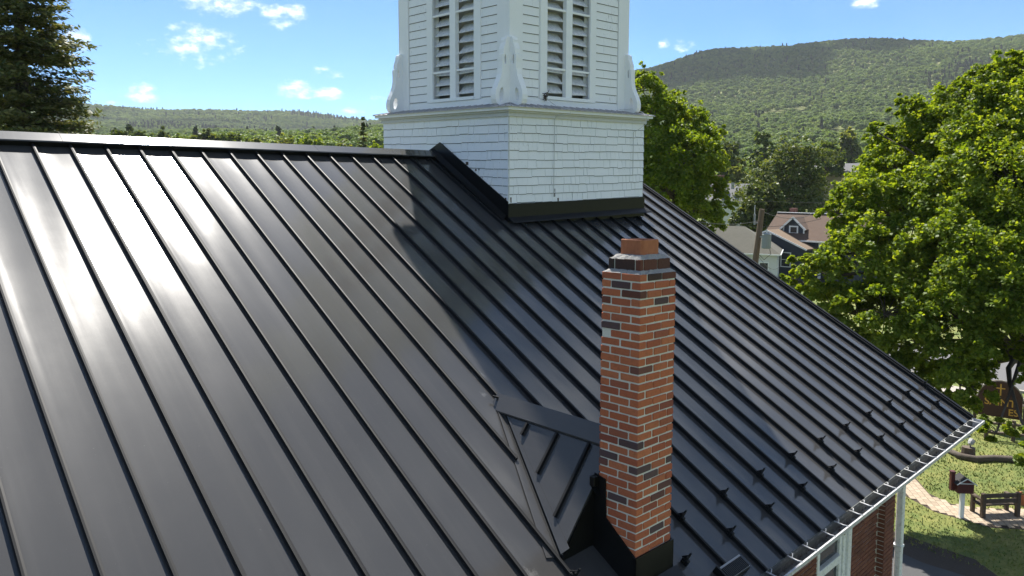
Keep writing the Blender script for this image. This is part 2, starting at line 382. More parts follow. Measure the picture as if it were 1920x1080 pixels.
    def shingle(name, a, b, sc=1.):
        t = MT(name); v = t.geo((sc, sc, sc)); n = t.noise(v, .7, 5, .65); br = t.N.new('ShaderNodeTexNoise'); br.inputs['Scale'].default_value = 3.5; br.inputs['Detail'].default_value = 2
        mp = t.geo((1, 1, 4.5)); t.L.new(mp, br.inputs['Vector'])
        t.link(t.mix(t.math('ADD', t.math('MULTIPLY', n, .5), t.math('MULTIPLY', br.outputs['Fac'], .5)), a, b), 'Base Color').set(Roughness=.95); return t.m
    M['shingle_grey'] = shingle('grey_shingle', (.055, .053, .040), (.125, .118, .092)); M['shingle_brown'] = shingle('brown_shingle', (.065, .040, .028), (.14, .092, .065))
    M['shingle_tan'] = shingle('tan_shingle', (.10, .070, .045), (.22, .155, .10)); M['shingle_slate'] = shingle('slate_shingle', (.10, .10, .105), (.19, .19, .195))
    for nm, c in (('navy', (.032, .042, .058)), ('siding_white', (.62, .62, .60)), ('pane', (.03, .035, .04)), ('white_trim', (.78, .78, .76)), ('grey_can', (.30, .33, .33)), ('wire', (.05, .05, .05)), ('red_brick_far', (.16, .06, .045)), ('tan_wall', (.34, .29, .22)), ('metal_grey', (.34, .34, .34)), ('stump_wood', (.10, .07, .045))):
        t = MT(nm); n = t.noise(t.geo(), 4, 4); t.link(t.mix(t.math('MULTIPLY', n, .5), c, tuple(x * .7 for x in c)), 'Base Color').set(Roughness=.7 if nm != 'pane' else .15); M[nm] = t.m
make_materials()
# ------------------------------------------------------------------ ground and terrain
GZ = -11.5
TC = np.array([10.0, 0.0])
_az = np.radians([-60, -20, 5, 12, 20, 30, 37, 46, 56, 66, 75, 95, 140, 220, 300])
_r = np.array([0, 115, 200, 400, 800, 1300, 1900, 2600, 4200])
_zt = np.array([
    [-11.5, -11.5, -10, -2, 20, 60, 110, 150, 120],
    [-11.5, -11.5, -9, 4, 50, 140, 270, 250, 180],
    [-11.5, -11.5, -8, 5, 55, 150, 300, 280, 200],
    [-11.5, -11.5, -8, 5, 55, 152, 306, 290, 200],
    [-11.5, -11.5, -8, 5, 54, 152, 314, 290, 200],
    [-11.5, -11.5, -8, 4, 50, 150, 318, 300, 200],
    [-11.5, -11.5, -7, 6, 44, 125, 270, 260, 180],
    [-11.5, -11.5, -6, 6, 32, 85, 165, 190, 150],
    [-11.5, -11.5, -5, 14, 46, 70, 118, 186, 140],
    [-11.5, -11.5, -5, 12, 38, 64, 118, 212, 150],
    [-11.5, -11.5, -5, 9, 30, 58, 112, 206, 150],
    [-11.5, -11.5, -6, 4, 18, 45, 90, 150, 120],
    [-11.5, -11.5, -10, 0, 10, 30, 60, 100, 90],
    [-11.5, -11.5, -11, -4, 6, 20, 40, 80, 70],
    [-11.5, -11.5, -10, -2, 20, 60, 110, 150, 120]], float)
def terrain_z(x, y):
    dx, dy = np.asarray(x, float) - TC[0], np.asarray(y, float) - TC[1]
    r = np.hypot(dx, dy); a = np.arctan2(dy, dx); a = np.where(a < _az[0], a + 2 * math.pi, a); a = np.where(a > _az[-1], _az[-1], a)
    ia = np.clip(np.searchsorted(_az, a) - 1, 0, len(_az) - 2); ta = (a - _az[ia]) / (_az[ia + 1] - _az[ia]); ta = ta * ta * (3 - 2 * ta)
    ir = np.clip(np.searchsorted(_r, r) - 1, 0, len(_r) - 2); tr = np.clip((r - _r[ir]) / (_r[ir + 1] - _r[ir]), 0, 1)
    def cub(k):
        # monotone-ish cubic (Catmull-Rom tangents) along the distance
        i0, i1, i2, i3 = np.clip(ir - 1, 0, 8), ir, ir + 1, np.clip(ir + 2, 0, 8)
        p0, p1, p2, p3 = _zt[k, i0], _zt[k, i1], _zt[k, i2], _zt[k, i3]
        h = _r[i2] - _r[i1]
        m1 = np.where(ir == 0, 0, (p2 - p0) / np.maximum(_r[i2] - _r[i0], 1)) * h; m2 = (p3 - p1) / np.maximum(_r[i3] - _r[i1], 1) * h
        m1 = np.where(ir <= 1, 0, m1); m2 = np.where(ir == 0, 0, m2)
        t = tr
        return (2*t**3-3*t**2+1)*p1 + (t**3-2*t**2+t)*m1 + (-2*t**3+3*t**2)*p2 + (t**3-t**2)*m2
    z = cub(ia) * (1 - ta) + cub(ia + 1) * ta
    w = np.clip((r - 260) / 900, 0, 1)
    z = z + w * (9 * np.sin(x / 143. + 1.3 * np.sin(y / 210.)) * np.cos(y / 177.) + 5 * np.sin((x + y) / 71.) * np.sin((x - .6 * y) / 93.))
    return z
def build_ground():
    na, rr = 220, np.concatenate([[0], np.linspace(8, 112, 14), np.geomspace(116, 4300, 105)])
    A = np.linspace(-math.pi, math.pi, na, endpoint=False)
    R_, A_ = np.meshgrid(rr[1:], A, indexing='ij')
    X, Y = TC[0] + R_ * np.cos(A_), TC[1] + R_ * np.sin(A_)
    Z = terrain_z(X, Y); Z = np.where(R_ <= 115.5, GZ, Z)
    v = np.concatenate([[[TC[0], TC[1], GZ]], np.stack([X, Y, Z], -1).reshape(-1, 3)])
    f = [(0, 1 + j, 1 + (j + 1) % na) for j in range(na)]
    for i in range(len(rr) - 2):
        for j in range(na):
            a, b = 1 + i * na + j, 1 + i * na + (j + 1) % na
            f.append((a, a + na, b + na, b))
    m = bpy.data.meshes.new('ground'); m.from_pydata(v.tolist(), [], f); m.shade_smooth()
    tag(link('ground', m, M['grass']), kind='structure')
    def sheet(name, poly, dz, mat, kind='structure', thick=None):
        b = MB()
        if thick: b.prism([(p[0], p[1], GZ) for p in poly], (0, 0, thick))
        else: b.add([(p[0], p[1], GZ + dz) for p in poly], [tuple(range(len(poly)))])
        return tag(b.build(name, mat), kind=kind)
    sheet('driveway', [(12.6, -40), (21.2, -40), (21.7, -6), (21.6, -3.2), (22.1, -1.4), (22.6, 30), (12.6, 30)], .004, M['asphalt'])
    sheet('mulch_bed', [(21.7, -5.6), (22.9, -4.2), (23.1, -1.5), (22.9, 8), (22.0, 8), (22.0, -1.3), (21.55, -3.2)], .008, M['mulch'])
    sheet('road', [(45.6, -90), (54.0, -90), (54.0, 110), (45.6, 110)], .004, M['road'])
    sheet('sidewalk', [(42.4, -60), (44.2, -60), (44.2, 80), (42.4, 80)], 0, M['concrete'], thick=.03)
    sheet('kerb', [(45.35, -90), (45.6, -90), (45.6, 110), (45.35, 110)], 0, M['concrete'], thick=.13)
    # paved walk: bedding sheet, then the pavers one by one
    cl = [(34.0, 5.2), (30.5, 1.6), (28.2, -.3), (26.8, -1.3), (26.2, -2.4), (26.35, -3.6), (27.2, -4.6), (28.6, -6.0), (31, -8)]
    wd = [.62, .60, .55, .52, .58, .78, .82, .75, .7]
    c = np.array(cl); L_, R__ = [], []
    for i in range(len(c)):
        d = c[min(i + 1, len(c) - 1)] - c[max(i - 1, 0)]; d /= np.linalg.norm(d); n = np.array([-d[1], d[0]])
        L_.append(c[i] + n * wd[i]); R__.append(c[i] - n * wd[i])
    b = MB()
    for i in range(len(c) - 1):
        b.add([(*L_[i], GZ + .006), (*R__[i], GZ + .006), (*R__[i + 1], GZ + .006), (*L_[i + 1], GZ + .006)], [(0, 1, 2, 3)])
    path = tag(b.build('garden_path', M['mulch']), kind='structure')
    def inside(p):
        best = 9
        for i in range(len(c) - 1):
            a, d = c[i], c[i + 1] - c[i]; t = np.clip(((p - a) @ d) / (d @ d), 0, 1); q = a + t * d
            e = np.linalg.norm(p - q) - (wd[i] * (1 - t) + wd[i + 1] * t); best = min(best, e)
        return best < -.1
    pm = MB().bbox(-.146, .146, -.096, .096, 0, .022, .008).mesh('paver'); pm.materials.append(M['paver'])
    cand = []
    ca, sa = math.cos(.62), math.sin(.62)
    for i in range(-60, 60):
        for j in range(-60, 60):
            u, v_ = (i + .5 * (j % 2)) * .30, j * .20
            p = np.array([27.5 + ca * u - sa * v_, -2 + sa * u + ca * v_])
            if inside(p): cand.append(p)
    cand.sort(key=lambda p: np.hypot(p[0] - CAM[0], p[1] - CAM[1]))
    rest = MB()
    for k, p in enumerate(cand):
        if k < 300:
            o = link('paver', pm, None, path); o.location = (p[0], p[1], GZ + .007 + random.uniform(0, .004)); o.rotation_euler = (0, 0, .62 + random.uniform(-.015, .015))
        else:
            q = MB().bbox(-.146, .146, -.096, .096, 0, .022, .008)
            rest.add([(p[0] + ca * a - sa * b_, p[1] + sa * a + ca * b_, GZ + .008 + z) for a, b_, z in q.v], q.f)
    if rest.v: tag(rest.build('far_pavers', M['paver'], path), kind='stuff')
    # short lawn blades around the walk
    n = 42000
    gx, gy = rng.uniform(22.4, 42, n), rng.uniform(-12, 9, n)
    keep = np.array([not inside(np.array([a, b_])) for a, b_ in zip(gx[:n], gy[:n])]) if False else np.ones(n, bool)
    dmin = np.full(n, 9.)
    P = np.stack([gx, gy], 1)
    for i in range(len(c) - 1):
        a, dd = c[i], c[i + 1] - c[i]; t = np.clip(((P - a) @ dd) / (dd @ dd), 0, 1); q = a + t[:, None] * dd
        dmin = np.minimum(dmin, np.linalg.norm(P - q, axis=1) - (wd[i] * (1 - t) + wd[i + 1] * t))
    ok = (dmin > .02); P = P[ok]; n = len(P)
    th = rng.uniform(0, 2 * math.pi, n); h = rng.uniform(.035, .10, n); w = rng.uniform(.012, .03, n)
    lean = rng.normal(0, .5, (n, 2)) * h[:, None]
    base = np.concatenate([P, np.full((n, 1), GZ)], 1); s_ = np.stack([np.cos(th), np.sin(th), np.zeros(n)], 1) * w[:, None]
    tip = base + np.concatenate([lean, h[:, None]], 1)
    V = np.stack([base - s_, base + s_, tip], 1).reshape(-1, 3); Fc = np.arange(3 * n).reshape(-1, 3)
    tag(link('lawn_grass', array_mesh('lawn_grass', V, Fc), M['blade']), 'short mown lawn grass around the paved walk', 'grass', kind='stuff')
build_ground()

# ------------------------------------------------------------------ church: roof, walls, gutter
TH = 0.5148979; CT, ST = math.cos(TH), math.sin(TH); TT = ST / CT
SP = 0.379282; VE = 7.8797; XR = 10.717; XL = -14 * SP
def RP(x, v, h=0.0):
    return np.array([x, -v * CT - h * ST, -v * ST + h * CT])
APEX_Y = .15; APEX_Z = APEX_Y * TT
# chimney saddle (cricket)
CRX, CRY, CRZ, CRE, CRW = 3.017, -4.556, -2.578, -6.02, .48
def valley_v(x):
    """slope distance at which a seam line at x meets the saddle's valley (None if it does not)"""
    w = abs(x - CRX); y = CRY - w / CRW
    return -y / CT if y > CRE else None
church = thing('church_building', 'brick church with dark standing seam metal roof and white gutter', 'building', (3.0, 0, GZ))
def on_church(o):
    o.parent = church; o.matrix_parent_inverse = church.matrix_world.inverted(); return o
def build_roof():
    deck = MB()
    # solid roof deck under the sheets: front slope, back slope
    h0, h1 = -.16, -.050
    prof = [RP(0, VE - .03, h0), RP(0, VE - .03, h1), np.array([0, APEX_Y, APEX_Z - .058]), np.array([0, 2 * APEX_Y + VE * CT, -VE * ST - .058]), np.array([0, 2 * APEX_Y + VE * CT, -VE * ST - .18]), np.array([0, APEX_Y, APEX_Z - .2])]
    deck.prism([(XL, p[1], p[2]) for p in prof], (XR - .03 - XL, 0, 0))
    roof = on_church(deck.build('roof', M['sheath']))
    roof['label'] = 'charcoal standing seam metal roof slope'
    def rpart(mb, name, mat, smooth=False, label=None):
        o = mb.build(name, mat, roof, smooth)
        if label: o['label'] = label
        return o
    # sheets between the seams: each slightly dished and uneven, as pressed steel is
    nu, nv = 10, 26
    for k in range(-14, 29):
        x0, x1 = k * SP, min((k + 1) * SP, XR - .02)
        b = MB(); bow = random.uniform(.0018, .0046); ph = random.uniform(0, 6.28); tw = random.uniform(-.004, .004); am = random.uniform(.0009, .0024)
        us = [0, .05, .085] + [.085 + (.87 - .0) * j / (nu - 1) * .95 for j in range(1, nu)] + [1.0]
        us = sorted(set(round(min(u, 1), 4) for u in us))
        for i in range(nv + 1):
            v = -.10 + (VE + .10) * i / nv
            for u in us:
                h = -.040
                if u > .085:
                    s = (u - .085) / .915
                    h += -.0012 - bow * math.sin(math.pi * s) + am * math.sin(v * 2.1 + ph + 3 * s) * math.sin(math.pi * s) + tw * (s - .5) * math.sin(v * .8 + ph) * .4
                b.v.append(tuple(RP(x0 + u * (x1 - x0), v, h)))
        m = len(us)
        for i in range(nv):
            for j in range(m - 1):
                a = i * m + j; b.f.append((a, a + m, a + m + 1, a + 1))
        rpart(b, 'roof_panel', M['steel'], True)
        rl = MB()      # back slope sheet, plain
        by = 2 * APEX_Y
        rl.add([(x0, APEX_Y, APEX_Z - .045), (x1, APEX_Y, APEX_Z - .045), (x1, by + VE * CT, -VE * ST - .04), (x0, by + VE * CT, -VE * ST - .04)], [(0, 1, 2, 3)])
        rpart(rl, 'roof_panel', M['steel'])
    for k in range(-14, 29):
        x = k * SP; v1 = VE + .005; v0 = -.02
        vv = valley_v(x)
        if vv is not None: v1 = vv - (.02 if k == 8 else .17)
        b = MB()
        w = .0105
        pr_ = [(-w * 1.5, -.041), (-w, -.036), (-w, -.008), (-w * 1.35, -.001), (0, .002), (w * 1.35, -.001), (w, -.012), (w, -.036), (w * 1.5, -.041)]
        for v in (v0, v1):
            for (dx, h) in pr_: b.v.append(tuple(RP(x + dx, v, h)))
        n = len(pr_)
        for j in range(n - 1): b.f.append((j, j + n, j + n + 1, j + 1))
        b.f.append(tuple(range(n))); b.f.append(tuple(range(2 * n - 1, n - 1, -1)))
        rpart(b, 'roof_seam', M['seam'])
    # ridge cap in three lengths with lapped joints, and the closure strip below it
    x_end = 5.86
    for (xa, xb) in ((XL, .30), (.30, 3.62), (3.62, x_end), (9.26, XR)):
        b = MB()
        prof = [RP(0, .008, .032), RP(0, -.004, .044), np.array([0, APEX_Y, APEX_Z + .052]), np.array([0, 2 * APEX_Y + .05, APEX_Z + .0]), np.array([0, 2 * APEX_Y + .05, APEX_Z - .02]), np.array([0, APEX_Y, APEX_Z + .03])]
        b.prism([(xa, p[1], p[2]) for p in prof], (xb - xa - .003, 0, 0)); rpart(b, 'ridge_cap', M['steel'])
    b = MB(); b.prism([(XL, *RP(0, -.02, -.04)[1:]), (XL, *RP(0, -.035, -.04)[1:]), (XL, *RP(0, -.035, .036)[1:]), (XL, *RP(0, -.02, .036)[1:])], (XR - XL, 0, 0)); rpart(b, 'closure_strip', M['flash'])
    # rake trim and eave drip edge
    b = MB(); b.prism([(XR - .06, *RP(0, -.15, -.03)[1:]), (XR - .06, *RP(0, -.15, .012)[1:]), (XR, *RP(0, -.15, .012)[1:]), (XR, *RP(0, -.15, -.20)[1:]), (XR - .02, *RP(0, -.15, -.20)[1:])], RP(0, VE + .15) ); rpart(b, 'rake_trim', M['seam'])
    b = MB(); b.prism([RP(XL, VE - .02, -.052), RP(XL, VE + .012, -.047), RP(XL, VE + .016, -.07), RP(XL, VE - .01, -.10)], (XR - XL, 0, 0)); rpart(b, 'drip_edge', M['flash'])
    # snow guards clamped on the seams, two staggered rows
    g = MB()
    g.bbox(-.022, .022, -.032, .032, -.038, .016, .004)          # clamp block round the seam
    g.prism([(-.03, -.006, -.02), (.03, -.006, -.02), (.034, -.006, .045), (.026, -.006, .085), (.008, -.006, .085), (.0, -.006, .06), (-.022, -.006, .05)], (0, .012, 0))
    g.prism([(-.004, .0, .0), (-.004, .05, .0), (-.004, .0, .07)], (.008, 0, 0))
    g.tube([(-.034, .012, -.012), (.034, .012, -.012)], .006, 6)
    gm = g.mesh('snow_guard'); gm.materials.append(M['seam'])
    Rm = Matrix(((1, 0, 0), (0, CT, -ST), (0, ST, CT))).to_4x4()
    # local y points up the slope
    for k in range(-12, 29):
        if 7 <= k <= 8 and k == 8: pass
        v = 7.11 if k % 2 == 0 else 7.45
        if k == 8: continue
        p = RP(k * SP, v, 0)
        o = link('snow_guard', gm, None, roof)
        o.matrix_world = Matrix.Translation(Vector(p)) @ Matrix(((1, 0, 0, 0), (0, CT, -ST, 0), (0, ST, CT, 0), (0, 0, 0, 1))) @ Matrix.Rotation(random.uniform(-.06, .06), 4, 'X')
    # chimney saddle: two planes, ridge cap, ribs, valley flashings, black end wall
    tf = TT / CRW
    for sgn in (-1, 1):
        w = CRW * (CRY - CRE)
        b = MB()
        A, Bp, Cp = np.array([CRX, CRY, CRZ]), np.array([CRX, CRE, CRZ]), np.array([CRX + sgn * w, CRE, CRZ - w * tf])
        nrm = np.cross(Bp - A, Cp - A); nrm /= np.linalg.norm(nrm); nrm *= np.sign(nrm[2])
        off = nrm * .012
        b.prism([A + off, Bp + off, Cp + off] if sgn < 0 else [A + off, Cp + off, Bp + off], -nrm * .02)
        rpart(b, 'saddle_sheet', M['steel'])
        for y in (-5.05, -5.43, -5.81):
            wv = CRW * (CRY - y) - .06
            if wv < .14: wv = .15
            p0 = np.array([CRX + sgn * .10, y, CRZ - .10 * tf]) + off * 2.2; p1 = np.array([CRX + sgn * wv, y, CRZ - wv * tf]) + off * 2.2
            r = MB(); r.bar(p0, p1, .024, .034, nrm); rpart(r, 'saddle_rib', M['seam'])
        d = (Cp - A); L_ = np.linalg.norm(d); d /= L_
        # valley flashing: a folded strip lying on the main slope with a small standing crease
        side = np.array([sgn * 1.0, 0, 0]); upn = np.array([0, -ST, CT])
        side = np.cross(d, upn) * (1 if np.dot(np.cross(d, upn), [sgn, 0, 0]) > 0 else -1)
        q = MB(); o2 = upn * -.034
        q.prism([A + o2 + upn * .006, Cp + o2 + upn * .006, Cp + side * .13 + o2, A + side * .06 + o2], upn * .004); rpart(q, 'valley_flashing', M['steel'])
        q = MB(); q.bar(A + d * .04 + side * .012 + upn * -.020, Cp + side * .012 + upn * -.026, .016, .014, upn); rpart(q, 'valley_crease', M['steel'])
        # thin lap line on the saddle sheet, parallel to the valley
        ins = -np.cross(d, nrm) * sgn
        ins = ins if np.dot(ins, np.array([-sgn, 0, 0])) > 0 else -ins
        q = MB(); q.prism([A + d * .25 + ins * .015 + nrm * .013, Cp + ins * .09 + nrm * .013, Cp + ins * .005 + nrm * .013, A + d * .1 + nrm * .013], nrm * .005); rpart(q, 'valley_lap', M['steel'])
    b = MB()
    cw = .115
    for sgn in (-1, 1):
        pts = [(CRX, CRZ + .055), (CRX + sgn * cw, CRZ + .055 - cw * tf * .96), (CRX + sgn * cw, CRZ + .040 - cw * tf * .96), (CRX, CRZ + .040)]
        b.prism([(p[0], CRY + .05, p[1]) for p in pts], (0, CRE - CRY - .05, 0))
    rpart(b, 'saddle_cap', M['steel'])
    b = MB(); w = CRW * (CRY - CRE) + .02
    b.prism([(CRX - w, CRE - .004, CRZ - w * tf - .05), (CRX + w, CRE - .004, CRZ - w * tf - .05), (CRX, CRE - .004, CRZ + .02)], (0, .03, 0)); rpart(b, 'saddle_end', M['flash'])
    # seam end folds at the top of the saddle and a scuffed patch is paint only
    b = MB(); b.bar(RP(8 * SP - .09, valley_v(8 * SP) - .10, .012), RP(8 * SP + .05, valley_v(8 * SP) + .015, .012), .012, .02, (0, -ST, CT)); rpart(b, 'seam_fold', M['seam'])
    # low louvred roof vent near the eave
    vent = MB(); cx, cv, wx, lv = 3.83, 7.72, .36, .14
    R3 = np.array([[1, 0, 0], [0, CT, -ST], [0, ST, CT]])
    base = RP(cx, cv, -.04)
    def loc(p): return base + R3 @ np.array(p)
    q = MB(); q.bbox(-wx / 2, wx / 2, -lv / 2, lv / 2, 0, .045, .006)
    vent.add([loc(p) for p in q.v], q.f)
    vo = rpart(vent, 'roof_vent', M['flash'])
    q = MB(); q.bbox(-wx / 2 - .03, -wx / 2 - .004, -lv / 2 - .02, lv / 2 + .02, 0, .075, .004); h = MB(); h.add([loc(p) for p in q.v], q.f); rpart(h, 'vent_end_plate', M['flash'])
    q = MB(); q.box(-wx / 2 + .01, wx / 2, -lv / 2 + .012, lv / 2 - .0, .047, .051); h = MB(); h.add([loc(p) for p in q.v], q.f); rpart(h, 'vent_screen', M['metal_grey'])
    for j in range(15):
        x = -wx / 2 + .025 + j * (wx - .05) / 14
        q = MB(); q.box(x - .008, x + .008, -lv / 2 + .015, lv / 2 - .02, .051, .064); h = MB(); h.add([loc(p) for p in q.v], q.f); rpart(h, 'vent_slat', M['flash'])
    return roof
roof = build_roof()

WY = -6.858 + .85           # outer face of the side wall
WXR = 10.02                 # its far corner
def build_walls():
    wall = MB(); z0, z1 = GZ, -3.75
    # core (mortar face) with the window opening left free
    wx0, wx1, wz0, wz1 = 7.28, 8.34, -6.9, -4.35
    yi = -WY - .0
    wall.box(XL + .4, wx0, WY + .012, WY + .3, z0, z1); wall.box(wx1, WXR - .012, WY + .012, WY + .3, z0, z1)
    wall.box(wx0, wx1, WY + .012, WY + .3, z0, wz0); wall.box(wx0, wx1, WY + .012, WY + .3, wz1, z1)
    wall.box(WXR - .3, WXR - .012, WY + .3, 6.3, z0, z1)
    wall.box(XL + .4, XL + .7, WY + .3, 6.3, z0, z1); wall.box(XL + .4, WXR - .012, 6.3, 6.6, z0, z1)
    # gable triangle
    wall.prism([(WXR - .3, WY + .3, z1), (WXR - .3, 6.3, z1), (WXR - .3, APEX_Y, -.35)], (.288, 0, 0))
    w = on_church(wall.build('wall', M['mortar'])); w['label'] = 'red brick side wall under the eave'
    pil = MB(); pil.box(9.40, 9.80, WY - .10 + .012, WY + .02, GZ, -3.9)
    on_church(pil.build('pilaster', M['mortar']))
    bm = MB().bbox(-.5, .5, 0, .10, -.0285, .0285, .005).mesh('brick'); bm.materials.append(M['brick_wall'])
    stuff = MB(); unit = MB().bbox(-.5, .5, 0, .10, -.0285, .0285, .005)
    cnt = 0; cand = []
    for i in range(112):
        z = -3.95 - i * .0677; sh = (i % 2) * .1015
        for j in range(-2, 27):
            x = 5.6 + j * .203 + sh; cand.append((x, WY, z, .193))
        # pilaster bricks
        for (x, L_) in (((9.4 + .0965, .193), (9.4 + .2995, .193)) if i % 2 == 0 else ((9.4 + .047, .092), (9.4 + .2, .193), (9.4 + .349, .092))):
            cand.append((x, WY - .10, z, L_))
    use = []
    for (x, y, z, L_) in cand:
        x0, x1 = x - L_ / 2, x + L_ / 2
        if y == WY:
            if z > wz0 - .03 and z < wz1 + .03:
                if x0 < wx1 and x1 > wx0:
                    if x0 < wx0 - .05: x1 = wx0 - .004
                    elif x1 > wx1 + .05: x0 = wx1 + .004
                    else: continue
            if x0 < 9.40 and x1 > 9.38 and x1 < 9.9: x1 = min(x1, 9.39)
            if x0 > 9.39 and x1 < 9.81: continue
            if x0 < 9.81 and x1 > 9.81: x0 = 9.815
            x1 = min(x1, WXR)
            if x1 - x0 < .03: continue
        use.append(((x0 + x1) / 2, y, z, x1 - x0))
    def vis(b): x, y, z, L_ = b; return abs(x - 8.6) * .45 + abs(z + 5.4)
    use.sort(key=vis)
    for k, (x, y, z, L_) in enumerate(use):
        if k < 300:
            o = link('brick', bm, None, w); o.matrix_world = Matrix.Translation((x, y + random.uniform(-.003, .002), z)) @ Matrix.Diagonal((L_, 1, 1, 1))
        else:
            stuff.add([(x + a * L_, y + b_, z + c) for a, b_, c in unit.v], unit.f)
    # returns on the corner and gable wall
    for i in range(112):
        z = -3.95 - i * .0677
        for j in range(0, 60):
            y0 = WY + .102 + j * .203 + (i % 2) * .1015
            if y0 > 6.3 or i > 60: break
            stuff.add([(WXR - b_, y0 + .0965 + a * .193, z + c) for a, b_, c in unit.v], unit.f)
        for (yy, L_) in (((WY - .05 + .0, .098),)):
            stuff.add([(9.393 + b_ * .4, yy + a * L_, z + c) for a, b_, c in unit.v], unit.f)
    s = stuff.build('brickwork', M['brick_wall'], w); s['kind'] = 'stuff'
    # window: frame, mullion, sashes, panes, sill
    win = MB(); fy0, fy1 = WY - .03, WY + .12
    win.box(wx1 - .11, wx1 - .002, fy0, fy1, wz0, wz1); win.box(wx0 + .002, wx0 + .07, fy0 + .02, fy1, wz0, wz1); win.box(wx0, wx1, fy0, fy1, wz1 - .10, wz1); 
    wo = on_church(win.build('window', M['alu'])); wo['label'] = 'white framed sash window beneath the gutter'
    b = MB(); b.bbox(wx1 - .20, wx1 - .112, fy0 + .03, fy1, wz0, wz1 - .1, .006); b.build('casing', M['alu'], wo)
    b = MB(); b.bbox(wx1 - .285, wx1 - .205, fy0 + .05, fy1, wz0, wz1 - .1, .006); b.build('sash_stile', M['alu'], wo)
    b = MB(); b.bbox(wx0 + .07, wx1 - .285, fy0 + .03, fy1, -5.54, -5.43, .006); b.build('meeting_rail', M['alu'], wo)
    for (a, c) in ((-5.42, wz1 - .1), (wz0, -5.55)):
        b = MB(); b.box(wx0 + .07, wx1 - .285, fy0 + .085, fy0 + .095, a, c); b.build('pane', M['glass'], wo)
    b = MB(); b.bbox(wx0 - .05, wx1 + .05, WY - .08, WY + .1, wz0 - .09, wz0, .008); b.build('sill', M['alu'], wo)
    b = MB(); b.box(wx0, wx1, fy1, fy1 + .02, wz0, wz1); b.build('blind', M['tan_wall'], wo)
    # eave: soffit, fascia, frieze
    b = MB(); b.box(XL, XR - .08, -6.80, WY + .05, -4.02, -3.985); on_church(b.build('soffit', M['alu']))
    b = MB(); b.box(XL, XR - .06, -6.835, -6.80, -4.03, -3.935); on_church(b.build('fascia', M['alu']))
    b = MB(); b.box(XL, 9.38, WY - .045, WY + .0, -4.28, -4.02); b.box(9.82, WXR + .04, WY - .045, WY, -4.28, -4.02); b.box(9.36, 9.84, WY - .14, WY - .1, -4.28, -4.02); on_church(b.build('frieze_board', M['alu']))
    b = MB(); b.prism([(XR - .5, -6.80, -4.03), (XR - .1, -6.80, -4.03), (XR - .1, WY + .1, -4.03), (XR - .5, WY + .1, -4.03)], (0, 0, -.16)); on_church(b.build('cornice_return', M['alu']))
    # gutter
    gy0, gy1, gz = -6.842, -7.005, -3.925
    def guttersec(o, i_):
        # outer skin K profile, inner skin offset
        return [(gy0, gz + .004), (gy0, gz - .11), (gy0 - .09, gz - .11), (gy0 - .135, gz - .06), (gy1, gz - .02), (gy1, gz + .005), (gy1 + .012, gz + .005), (gy1 + .010, gz - .016), (gy0 - .125, gz - .055), (gy0 - .085, gz - .102), (gy0 - .008, gz - .102), (gy0 - .008, gz + .004)]
    b = MB(); b.prism([(XL, y, z) for (y, z) in guttersec(0, 0)], (XR - .02 - XL, 0, 0)); gut = on_church(b.build('gutter', M['gutter_in'])); gut['label'] = 'open metal gutter with white rim and strap hangers'
    b = MB(); b.bar((XL, gy1 + .004, gz + .010), (XR - .015, gy1 + .004, gz + .010), .018, .012); b.bar((XL, gy1 - .003, gz - .010), (XR - .015, gy1 - .003, gz - .010), .006, .026); b.build('gutter_rim', M['rim'], gut)
    b = MB(); b.prism([(XR - .02, y, z) for (y, z) in [(gy0, gz + .02), (gy0, gz - .11), (gy0 - .09, gz - .11), (gy0 - .135, gz - .06), (gy1, gz - .02), (gy1, gz + .012)]], (.006, 0, 0)); b.build('gutter_end_cap', M['alu'], gut)
    b = MB(); b.prism([(XL, gy0 - .010, gz - .045), (XL, gy0 - .012, gz - .045), (XL, gy0 - .004, gz + .012), (XL, gy0 + .004, gz + .012)], (XR - .03 - XL, 0, 0)); b.build('gutter_apron', M['gutter_back'], gut)
    hm = MB(); hm.tube([(0, gy1 + .004, gz + .018), (0, gy1 + .05, gz + .014), (.004, gy0 - .012, gz + .022)], .0075, 6)
    hm.tube([(0, gy0 - .055, gz + .018), (.03, gy0 - .05, gz + .03), (.062, gy0 - .035, gz + .034), (.088, gy0 - .012, gz + .02), (.092, gy0 - .004, gz - .02)], .0045, 6)
    hm = hm.mesh('gutter_hanger', True); hm.materials.append(M['rim'])
    x = XL + .2; k = 0
    while x < XR - .12:
        o = link('gutter_hanger', hm, None, gut); o.matrix_world = Matrix.Translation((x, 0, 0)); x += .30 + .10 * (k % 2) + random.uniform(-.04, .04); k += 1
    # litter lying in the trough
    b = MB()
    for j in range(420):
        x = random.uniform(3.0, XR - .1); yy = random.uniform(gy1 + .03, gy0 - .02); a = random.uniform(0, 6.28); s = random.uniform(.008, .03)
        z = gz - .088 + random.uniform(0, .02) - (.0)
        b.add([(x + s * math.cos(a), yy + .4 * s * math.sin(a), z), (x - .4 * s * math.sin(a), yy + s * .4 * math.cos(a), z + .008), (x - s * math.cos(a), yy - .4 * s * math.sin(a), z + .004), (x + .4 * s * math.sin(a), yy - .4 * s * math.cos(a), z + .012)], [(0, 1, 2, 3)])
    lit = b.build('gutter_litter', M['bark'], gut); lit['kind'] = 'stuff'
    # downspout on the corner
    b = MB(); dx = 10.11
    b.bbox(dx - .05, dx + .05, WY - .13, WY - .03, GZ + .2, -4.55, .012)
    b.add([(dx - .05, WY - .13, -4.55), (dx + .05, WY - .13, -4.55), (dx + .05, WY - .03, -4.55), (dx - .05, WY - .03, -4.55), (dx - .05, -6.98, gz - .10), (dx + .05, -6.98, gz - .10), (dx + .05, -6.88, gz - .10), (dx - .05, -6.88, gz - .10)], [(0, 1, 5, 4), (1, 2, 6, 5), (2, 3, 7, 6), (3, 0, 4, 7)])
